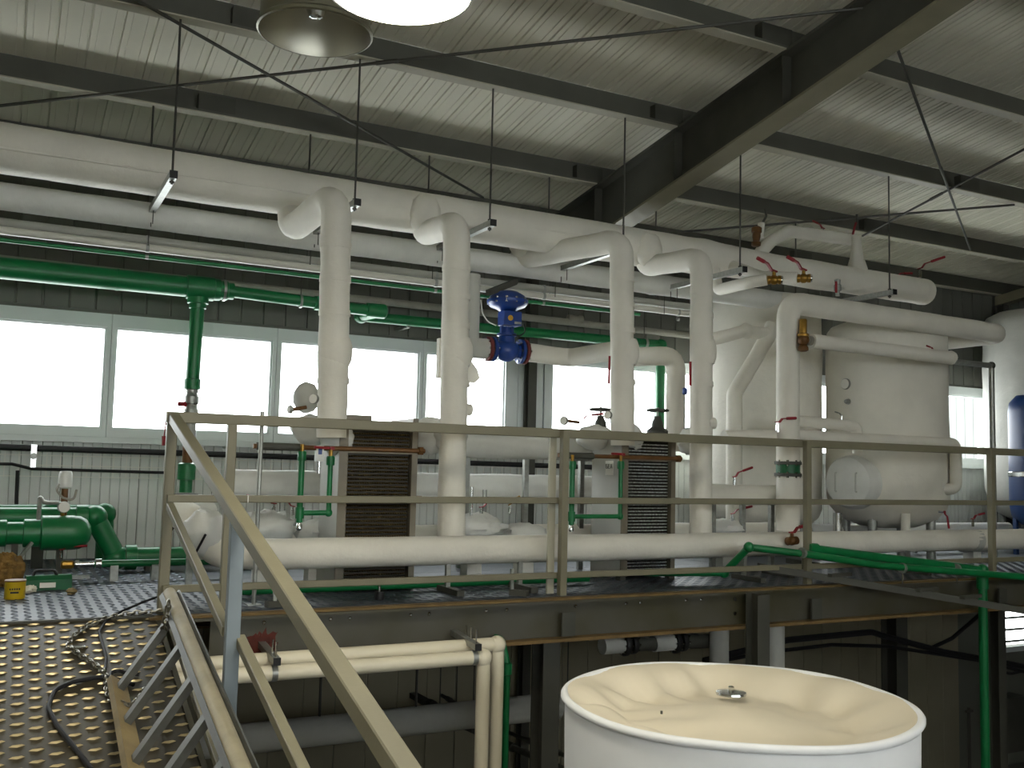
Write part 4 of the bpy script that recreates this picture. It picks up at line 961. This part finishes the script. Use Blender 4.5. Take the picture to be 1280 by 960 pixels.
yo3 = 7.2; q = [at(80,706,y=yo3), at(118,705,y=yo3), at(245,708,y=yo3)]
t = thing('green_pipe', 'thin green pipe with a bright steel union lying on the floor', 'pipe', q[1])
zz = max(q[1].z, .035)
part('main_run', MB().tube([V((q[1].x,yo3,zz)), V((q[2].x+.3,yo3,zz))], .024, 14), 'green', t, 60)
part('steel_union', MB().lathe((q[0].x+.06,yo3,zz),(1,0,0),[(.03,0),(.034,.01),(.034,.03),(.022,.034),(.022,.13),(.036,.134),(.036,.17),(.024,.175)],12), 'chrome', t)
part('pipe_saddle', MB().box((q[2].x-.3,yo3-.04,0),(q[2].x-.25,yo3+.04,zz-.01)), 'galv', t)
part('pipe_saddle', MB().box((q[1].x+.1,yo3-.04,0),(q[1].x+.15,yo3+.04,zz-.01)), 'galv', t)
part('brass_end', MB().lathe((q[0].x-.02,yo3,zz),(1,0,0),[(.018,0),(.028,.01),(.028,.07),(.02,.08)],10), 'brass', t)
# the green pipe along the platform floor behind the bottom rail
zf = .045; ygf = 6.12
t = thing('green_pipe', 'green pipe on the platform floor behind the bottom rail', 'pipe', (3, ygf, 0))
xf = at(905,716,y=5.95).x
part('main_run', MB().tube([V((at(300,727,y=ygf).x,ygf,zf)), V((at(735,720,y=ygf).x,ygf,zf))], .03, 14), 'green', t, 60)

# ================================================================== FLOOR CLUTTER
fy = lambda px, py: at(px, py, z=0)
p = fy(18, 748); t = thing('paint_can', 'yellow tin with a torn label on the platform floor', 'can', p)
part('body', MB().lathe(p,(0,0,1),[(.055,0),(.056,.003),(.056,.095),(.058,.1),(.058,.106),(.05,.106),(.05,.095),(.02,.094)],24), 'yellow', t); part('rim', MB().lathe(p+V((0,0,.1)),(0,0,1),[(.058,0),(.06,.003),(.058,.008)],24), 'bronze', t)
m = MB()
for k in range(5): m.box(p+V((-.03+.012*k,-.0575,.055)), p+V((-.022+.012*k,-.055,.065)))
m.box(p+V((-.025,-.0575,.035)), p+V((.02,-.055,.045))); part('label_print', m, 'black', t)
p = fy(8, 735); single('fibre_wad', MB().blob(p+V((-.02,.1,.1)),(.12,.1,.11),22,16,.35,14,5), 'fur', 'brown wad of fibrous packing behind the yellow tin', 'packing')
p = fy(62, 737); t = thing('tool_case', 'small green case with a white sticker on the floor beside the foam bits', 'case', p)
m = MB(); m.prism(p+V((-.14,0,.045)), p+V((.12,.03,.045)), [(-.05,-.045),(.05,-.045),(.05,.02),(.03,.045),(-.03,.045),(-.05,.02)]); part('shell', m, 'green_dark', t)
part('sticker', MB().box(p+V((-.06,-.062,.02)), p+V((.03,-.048,.05))), 'paper', t)
part('handle', MB().tube(fillet([p+V((-.1,0,.08)),p+V((-.09,0,.12)),p+V((.02,0,.12)),p+V((.04,0,.08))],.02), .009, 8), 'black', t)
for k, (px_, py_, r_, lab) in enumerate(((32,742,.03,'white foam scrap beside the yellow tin'), (40,740,.026,'smaller white foam scrap next to the green case'), (89,743,.026,'lone pale yellow foam crumb on the deck'))):
    p = fy(px_, py_); single('foam_scrap', MB().blob(p+V((0,0,r_*.7)),(r_*1.2,r_,r_*.8),12,8,.6,12,k*3), 'foam' if k < 2 else 'wood', lab, 'scrap', 'foam scraps')
p = fy(92, 724); single('metal_offcut', MB().bar(p+V((-.1,0,.012)), p+V((.1,.02,.012)), .03, .024), 'galv', 'grey metal offcut lying on the deck near the thin green pipe', 'offcut')
for k, (px0, py0, px1, py1, lab) in enumerate(((333,760,352,758,'flat steel foot plate with a thin upright near the ramp corner'), (570,727,592,731,'short steel bar stub under the low pipe left of the post'), (638,744,665,750,'steel bar stub at the platform edge left of the post'))):
    a = fy(px0, py0); b = fy(px1, py1); a.y = max(a.y, 5.66); b.y = max(b.y, 5.64)
    t = thing('steel_stub', lab, 'bar', (a+b)/2, 'steel stubs on the platform edge')
    part('stub', MB().bar(V((a.x,a.y,.02)), V((b.x+.05,b.y,.02)), .05, .036), 'steel_dark', t)
    if k != 1: part('upright', MB().bar(V(((a.x+b.x)/2,a.y+.01,.03)), V(((a.x+b.x)/2,a.y+.01,.17 if k else .14)), .02, .02, up=(0,1,0)), 'galv', t)
p = fy(450, 740); t = thing('drain_bolt', 'black valve stub standing on the wet deck', 'valve', (p.x, 5.8, 0))
part('body', MB().lathe((p.x,5.8,0),(0,0,1),[(.03,0),(.035,.02),(.03,.05),(.012,.055)],10), 'black', t); part('tip', MB().lathe((p.x,5.8,.055),(0,0,1),[(.008,0),(.008,.03)],8), 'chrome', t)
# thin conduit rising between first post and heat exchanger
q0 = at(328,514,y=5.8); q1 = at(322,748,y=5.8)
t = thing('thin_conduit', 'thin vertical steel tube rising just right of the first railing post', 'tube', (q1.x, 5.8, 0))
part('tube_wall', MB().tube([V((q0.x,5.8,0)), V((q0.x,5.8,q0.z))], .013, 10), 'galv', t); part('foot', MB().box((q0.x-.04,5.77,0),(q0.x+.04,5.83,.006)), 'galv', t)

# ================================================================== LADDER, CHAIN, CABLES ON THE RAMP
def at_ramp(px, py, off=0.):
    v = CR*((px-640)/F_PX) - CU*((py-480)/F_PX) + CF
    tt = (-RS*YE + off - EYE.z)/(v.z - RS*v.y); return EYE + v*tt
la = at_ramp(146, 852, .03); lb = at_ramp(186, 962, .03)
ra_ = at(212, 742, x=.74); rb_ = at(302, 962, x=.71)
ld = (rb_-ra_).normalized()
t = thing('ladder', 'wooden-railed ladder with steel rungs lying on edge against the ramp railing', 'ladder', la)
dn = ld; lA, lB = la, la+dn*2.2; rA, rB = ra_, ra_+dn*2.6
upn = (rA.lerp(rB,.3)-lA.lerp(lB,.1)).normalized()
side = dn.cross(upn).normalized()
part('stringer', MB().bar(lA, lB, .085, .028, up=side.cross(dn)), 'wood', t)
s2 = part('stringer', MB().tube([rA, rB], .031, 14), 'wood_pale', t)
m = MB(); w_ = MB()
part('edge_strip', MB().bar(rA-upn*.012-V((.03,0,0)), rB-upn*.012-V((.03,0,0)), .01, .026, up=upn), 'ladder_dark', t)
part('edge_strip', MB().bar(rA+V((.033,0,.0)), rB+V((.033,0,.0)), .01, .04, up=upn), 'ladder_steel', t)
RUNG = [((150,868),(222,782)), ((166,922),(236,818)), ((190,962),(250,865)), ((226,1000),(268,918)), ((262,1040),(292,975))]
for k, (a, b) in enumerate(RUNG):
    # rungs at even spacing from bottom stringer to top stringer
    pr = rA+dn*(.27+.36*k); pl = lA+dn*(.1+.36*k)
    part('rung', MB().channel(pl, pr, .03, .05, .004, up=dn), 'ladder_steel', t)
    q = pr+V((.0,0,.0)); part('rung_slot', MB().bar(pr+upn*.028-dn*.03, pr+upn*.028+dn*.03, .012, .012, up=upn), 'steel_dark', s2)
def links(lab, pts, group=None, n=None):
    P = fillet(pts, .06, step=.02); m = MB(); L = 0; last = None; k = 0; step = .03; acc = [P[0]]
    for p_ in P[1:]:
        while (p_-acc[-1]).length >= step: acc.append(acc[-1]+(p_-acc[-1]).normalized()*step)
    for i in range(len(acc)-1):
        a, b = acc[i], acc[i+1]; d = (b-a).normalized(); c_ = (a+b)/2; u = d.cross(V((0,0,1)))
        u = u.normalized() if u.length > .01 else V((1,0,0)); w = d.cross(u)
        sd = (u if i % 2 else w); sd = (sd+ (w if i % 2 else -u)*.35).normalized()
        ring = [c_+d*(.023*math.cos(x_))+sd*(.0125*math.sin(x_)) for x_ in [j*math.pi/5 for j in range(11)]]
        m.tube(ring, .0045, 6, 0, caps=False)
    single('chain', m, 'chain', lab, 'chain', group)
off = .012
Cp = [at_ramp(x_, y_, off) for x_, y_ in ((204,764),(160,767),(136,772),(112,781),(90,797),(84,808),(102,820),(126,836),(133,848))]
links('steel chain trailing over the ramp around the ladder foot', Cp + [at_ramp(134,862,off), at_ramp(138,874,off), at_ramp(150,878,off+.05), at_ramp(164,884,off+.05), at_ramp(176,872,off), at_ramp(183,860,off)])
links('short steel chain hanging from the upper end of the ladder', [at(211,752,x=.70), at(208,770,x=.68), at(204,790,x=.68), at_ramp(200,802,off)])
p = at_ramp(97, 809, .01); single('snap_hook', MB().tube(fillet([p+V((-.03,0,0)),p+V((.03,.015,0)),p+V((.035,-.005,0)),p+V((-.025,-.02,0))],.012,step=.01), .005, 8), 'chrome', 'small bright snap hook on the trailing chain', 'hook')
def cable(lab, px, r=.008, top=None):
    P = [at_ramp(x_, y_, r+.002) for x_, y_ in px]
    single('cable', MB().tube(fillet(P, .12, step=.03), r, 8), 'cable', lab, 'cable')
cable('black cable looping over the ramp in front of the ladder', [(115,962),(95,935),(72,908),(60,885),(68,862),(92,852),(118,847),(133,846),(150,850),(167,856)], .01)
cable('thin black cable snaking from the corner post to the ladder foot', [(203,744),(180,752),(150,765),(132,776),(124,790),(128,806),(133,822),(132,836)], .007)
cable('short black wire bent over the foot of the ladder', [(138,846),(140,840),(148,838),(160,842),(174,843)], .009)

# ================================================================== PALE PIPES BELOW THE EDGE BEAM
yp = 5.3
A = at(200,846,y=yp); B = at(596,827,y=yp); zA = (A.z+B.z)/2
for k, (dy, dz, pxd, lab) in enumerate(((0,0,604,'glossy cream pipe under the edge beam, front one of the pair, turning down'), (.1,.05,621,'glossy cream pipe under the edge beam, rear one of the pair, turning down'))):
    xe = at(pxd, 850, y=yp+dy).x; xd = at(pxd-1, 950, y=yp+dy).x
    t = thing('cream_pipe', lab, 'pipe', (xe, yp+dy, zA), 'cream pipes under the platform edge')
    part('pipe_wall', MB().tube(fillet([V((-1.5,yp+dy,zA+dz)), V((xe,yp+dy,zA+dz)), V((xe,yp+dy,ZG))],.05,step=.3), .042, 16), 'white_pipe', t, 60)
    part('elbow', MB().blob((xe-.005,yp+dy,zA+dz-.005),(.056,.054,.056),16,10,0), 'white_pipe', t)
for k, (px_, lab) in enumerate(((343,'small clamp bracket holding the cream pipes below the rust spot'), (592,'clamp bracket with three threaded studs at the bend of the cream pipes'))):
    q = at(px_, 818, y=yp); t = thing('pipe_bracket', lab, 'bracket', q, 'brackets of the cream pipes')
    part('arm', MB().channel((q.x,yp-.06,zA+.07),(q.x,YE-.008,zA+.1),.04,.035,.004), 'galv', t)
    part('end_cap', MB().box((q.x-.02,yp-.066,zA+.05),(q.x+.02,yp-.06,zA+.09)), 'black', t)
    part('clamp', MB().lathe((q.x-.015,yp,zA),(1,0,0),[(.046,0),(.046,.03)],16), 'galv', t)
    for j in range(3 if k else 2): part('stud', MB().tube([(q.x,yp-.03+.07*j,zA+.06),(q.x,yp-.03+.07*j,zA+.17)],.005,6), 'chrome', t)
gx = at(632,900,y=5.5).x
t = thing('green_downpipe', 'green pipe dropping beside the bend of the cream pipes', 'pipe', (gx, 5.5, ZG))
part('pipe_wall', MB().tube(fillet([V((gx-.06,5.56,zA+.06)), V((gx-.03,5.52,zA+.05)), V((gx,5.5,zA-.1)), V((gx,5.5,ZG))],.05,step=.3), .022, 12), 'green', t, 60)
part('socket', MB().lathe((gx,5.5,zA-.09),(0,0,-1),[(.022,0),(.032,.003),(.032,.07),(.022,.075)],14), 'green', t)
# grey insulated pipe on the lower level
zq = (at(300,925,y=6.7).z+at(650,886,y=6.7).z)/2
T = ins('grey-white insulated pipe on the lower level under the platform', [(-1.5,6.7,zq),(at(697,884,y=6.7).x,6.7,zq)], .1, 'wrap_grey', None, .02)
for px_ in (400, 520, 680): xx = at(px_,880,y=6.7).x; part('hanger_rod', MB().tube([(xx,6.7,zq+.09),(xx,6.7,-.05)], .01, 6), 'rod', T)
# dark pipes and trays on the lower level, running front to back
for k, (a, b, w_, lab) in enumerate((((470,843),(560,893),.07,'dark cable tray under the platform, left of the cream downpipes'), ((497,838),(580,885),.035,'thin dark pipe beside the cable tray under the platform'), ((580,908),(705,962),.05,'dark pipe with fittings right of the cream downpipes'), ((610,905),(720,950),.035,'thin dark pipe left of the round tank, near the bottom'))):
    p = at(*a, z=-1.35-.03*k); q = at(*b, z=-1.35-.03*k)
    t = thing('dark_pipe', lab, 'pipe', (p+q)/2, 'dark pipes on the lower level')
    d = (q-p); part('body', MB().bar(p-d*.15, q+d*.3, w_, w_*.7) if k in (0,) else MB().tube([p-d*.15, q+d*.3], w_*.5, 10), 'steel_dark', t)
    for j in range(3): c_ = p.lerp(q, .2+.3*j); d_ = d.normalized(); part('fitting', MB().tube([c_-d_*.04, c_+d_*.04], w_*.72, 10), 'rod', t)
    for j in (0, 1):
        c_ = p.lerp(q, .1+.8*j); part('hanger_rod', MB().tube([c_, V((c_.x, c_.y, -.29 if c_.y < YE else -.05))], .006, 6), 'rod', t)
# beam under the platform
for k, (y_, lab) in enumerate(((6.7,'rusty floor beam under the middle of the platform'), (8.2,'rusty floor beam under the platform near the wall'))):
    t = thing('floor_beam', lab, 'beam', (4, y_, -.25), 'beams under the platform')
    part('web', MB().ibeam((XL+.1,y_,-.16),(XR-.4,y_,-.16),.1,.2,.01,.014), 'rust', t)
# two valves with white stubs below the beam
for k, (px_, py_, lab) in enumerate(((775,806,'black butterfly valve on a white pipe under the platform, left of two'), (838,803,'black butterfly valve on a white pipe under the platform, right of two'))):
    y_ = 6.2; p = at(px_, py_, y=y_); t = thing('butterfly_valve', lab, 'valve', p, 'valves under the platform')
    part('pipe_stub', MB().tube([p-V((.16,0,0)), p+V((.02,0,0))], .062, 16), 'wrap_grey', t)
    flange(t, p+V((.04,0,0)), (1,0,0), .085, 'black', .04); flange(t, p+V((.11,0,0)), (1,0,0), .075, 'black', .04)
    part('lever_handle', MB().bar(p+V((.08,0,.07)), p+V((.24,-.03,.05)), .02, .015), 'black', t)
    part('dark_run', MB().tube([p+V((.12,0,0)), p+V((.5,.0,-.02))], .055, 14), 'steel_dark', t)
    part('hanger', MB().tube([p+V((-.1,0,.06)), V((p.x-.1,y_,-.05))], .008, 6), 'rod', t)
for k, (px_, lab) in enumerate(((899,'white vertical pipe under the platform left of the short column'), (969,'white vertical pipe under the platform right of the short column'))):
    y_ = 6.1; xx = at(px_, 800, y=y_).x
    T = ins(lab, [(xx-.35 if k == 0 else xx+.0,y_,-.2), (xx,y_,-.2 if k == 0 else -.1), (xx,y_,ZG)] if k == 0 else [(xx,y_,-.06),(xx,y_,ZG)], .075, 'wrap_grey', .1, .02)
# cables on the lower right
for k, (pts, r, lab) in enumerate(((((870,832),(960,815),(1040,806),(1110,808),(1220,825),(1290,842)),.018,'thick black cable sagging under the platform on the right'), (((880,826),(985,800),(1090,790),(1105,795),(1180,815),(1290,835)),.03,'bundle of black cables under the platform on the right'),
        ((( 1160,812),(1190,798),(1225,768)),.02,'black cable rising to the platform edge on the right'), (((1235,825),(1260,843),(1290,836)),.015,'slack black cable loop at the right edge'))):
    P = [at(x_, y_, y=7.0) for x_, y_ in pts]; single('cable', MB().tube(fillet(P, .3, step=.1), r, 8), 'cable', lab, 'cable')
q = at(1211, 885, y=8.4); t = thing('floor_tap', 'small standpipe tap against the lower wall at the right', 'tap', (q.x, 8.4, ZG))
part('pipe_wall', MB().tube([(q.x,8.4,ZG),(q.x,8.4,q.z)], .02, 8), 'steel_dark', t); part('tap', MB().bar((q.x-.08,8.38,q.z-.03),(q.x+.04,8.38,q.z-.03),.03,.03), 'steel_dark', t)
q = at(1264, 905, y=8.6); single('wall_box', MB().box((q.x-.25,8.55,q.z-.35),(q.x+.25,YW-.01,q.z+.35)), 'steel_dark', 'dark electrical box low on the wall at the bottom right', 'box')

# ================================================================== GREEN PIPES AT THE RIGHT FRONT
yg1 = 5.5
P = [at(884,715,y=5.9), at(905,716,y=5.85), at(936,684,y=5.62), at(1010,693,y=yg1)]
e = at(1290,722,y=5.2)
t = thing('green_pipe', 'green pipe climbing over the railing foot and running off to the right', 'pipe', P[2])
part('main_run', MB().tube(fillet([P[0]-V((.5,-.1,.0)), P[1], P[2], P[3], at(1100,707,y=5.4), e, e+V((2,-.3,-.02))],.05,step=.2), .027, 14), 'green', t, 60)
for q in (P[1], P[2]): part('elbow', MB().blob(q,(.04,.04,.04),12,8,0), 'green', t)
P2 = [at(1012,686,y=5.62), at(1100,697,y=5.58), at(1228,713,y=5.45)]
t = thing('green_pipe', 'green pipe along the railing turning down into a long green downpipe', 'pipe', P2[2])
part('main_run', MB().tube(fillet([P2[0], P2[1], P2[2], V((P2[2].x,5.45,ZG))],.05,step=.2), .036, 14), 'green', t, 60)
part('socket', MB().lathe(P2[0]-V((.02,0,0)),(1,0,-.05),[(.03,0),(.046,.004),(.046,.09),(.034,.094)],14), 'green', t)
part('elbow', MB().blob(P2[2],(.052,.05,.052),14,10,0), 'green', t)
part('socket', MB().lathe((P2[2].x,5.45,P2[2].z-.05),(0,0,-1),[(.03,0),(.047,.004),(.047,.1),(.034,.104)],14), 'green', t)
for (px_, py_, y_) in ((1003,691,5.5),(1128,710,5.38),(1196,711,5.45)): q = at(px_,py_,y=y_); c_ = part('clip', MB().lathe(q-V((.012,0,0)),(1,0,-.05),[(.04,0),(.04,.024)],14), 'galv', t); part('clip_stud', MB().tube([q-V((0,0,.03)), q-V((0,0,.12))],.006,6), 'chrome', c_)
# dark diagonal bar in front of the platform edge
a = at(948,708,y=5.75); b = at(1290,765,y=4.9)
t = thing('support_bar', 'dark square bar slanting out from the platform edge under the green pipes', 'bar', (a+b)/2)
part('bar', MB().bar(a, b, .06, .05), 'steel_dark', t)
for s_ in (.3, .62, .78): q = a.lerp(b, s_); part('cross_clip', MB().bar(q+V((-.12,.0,.04)), q+V((.12,.03,.04)), .04, .025), 'steel_dark', t)
for k, (a, b, lab) in enumerate((((985,700),(1022,706),'loose dark bar on the platform edge right of the sloping green pipe'), ((955,712),(990,718),'loose dark bar on the platform edge at the short column'), ((868,690),(888,692),'black block on the deck right of the glittering heat exchanger'))):
    p, q = at(*a, z=.03), at(*b, z=.03)
    if p.y < 5.7: p = at(*a, y=5.75); q = at(*b, y=5.75)
    single('loose_bar', MB().bar(V((p.x,p.y,.025)), V((q.x,q.y,.025)), .05, .045), 'steel_dark' if k < 2 else 'black', lab, 'bar')

# ================================================================== ROUND WHITE TANK IN FRONT
YT = 3.25; cT = at(920, 872, y=YT); zT = cT.z; dT = (cT-EYE).dot(CF); RT = 215*dT/F_PX*.995
t = thing('covered_tank', 'big round tank in a white fabric cover with a sagging cream lid', 'tank', (cT.x, cT.y, ZG))
seg = 96; m = MB(); rows = 26; base = 0
for i in range(rows):
    f = i/(rows-1); z_ = zT - .02 - (zT-.02-ZG)*f
    for k in range(seg):
        a = 2*math.pi*k/seg; fold = (.006+.016*f)*math.sin(9*a+2*math.sin(3*a)) + .012*noise.noise(V((math.cos(a)*3, math.sin(a)*3, f*1.5)))
        R_ = RT*(1.0-.012*min(1, f*6)) + fold*(min(1, f*4))
        m.v.append(V((cT.x+R_*math.cos(a), cT.y+R_*math.sin(a), z_)))
for i in range(rows-1):
    for k in range(seg): a0 = i*seg+k; a1 = i*seg+(k+1) % seg; m.f.append((a0, a0+seg, a1+seg, a1))
part('side_cover', m, 'cover_side', t, 60)
m = MB(); rings = 34
for i in range(rings):
    f = i/(rings-1); R_ = RT*(1-f)
    for k in range(seg):
        a = 2*math.pi*k/seg; x_, y__ = math.cos(a), math.sin(a)
        edge = 1-f
        sag = -.125*(1-edge**7)*(1-.25*(1-edge)) * min(1, f*3.0+.0)
        tent = .06*max(0, 1-((edge)/.75))**1.3
        back = .55+.45*math.sin(a-.2); fold = .034*back*math.sin(9*a+1.6*math.sin(2*a)+f*3)*math.exp(-((edge-.82)/.13)**2) + .018*back*math.sin(15*a+f*6)*math.exp(-((edge-.72)/.2)**2)*1
        fold += .02*noise.noise(V((x_*edge*4, y__*edge*4, 1)))*min(1, f*8)
        rim = 0.0 if f == 0 else 0.0
        m.v.append(V((cT.x+R_*x_, cT.y+R_*y__, zT+sag+tent+fold*(1 if f > .03 else 0)-.0)))
for i in range(rings-1):
    for k in range(seg): a0 = i*seg+k; a1 = i*seg+(k+1) % seg; m.f.append((a0, a1, a1+seg, a0+seg))
lid = part('lid_cover', m, 'cover_lid', t, 60)
rim = MB().tube([(cT.x+RT*math.cos(2*math.pi*k/seg), cT.y+RT*math.sin(2*math.pi*k/seg), zT-.012+.003*math.sin(k*2*math.pi*5/seg)) for k in range(seg+1)], .017, 10)
part('rim_piping', rim, 'cover_side', t, 60)
q = at(914, 862, z=zT-.03)
dsc = part('lid_washer', MB().lathe(V((q.x,q.y,zT-.052)),(0,0,1),[(.066,0),(.068,.004),(.066,.012),(.05,.014),(.02,.018)],28), 'chrome', t)
part('bolt', MB().lathe(V((q.x,q.y,zT-.036)),(0,0,1),[(.014,0),(.014,.018),(.008,.022)],6), 'chrome', dsc)
q = at(1035, 844, z=zT-.02); part('rivet', MB().lathe(q-V((0,0,.02)),(0,0,1),[(.008,0),(.008,.02)],8), 'steel_dark', lid)
q = at(827, 883, z=zT-.02); part('rivet', MB().lathe(q-V((0,0,.03)),(0,0,1),[(.005,0),(.005,.012)],8), 'steel_dark', lid)

# pale neighbouring facade seen through the last window
m = ribsheet(.5, -1, 5, .25).mesh('facade_panel')
t = thing('neighbour_facade', 'pale panelled facade outside, seen through the last window on the right', 'building', (17, 13, ZG))
for k in range(10): inst('panel', m, 'cladding', t, (14.6+.5*k, 13, 0))
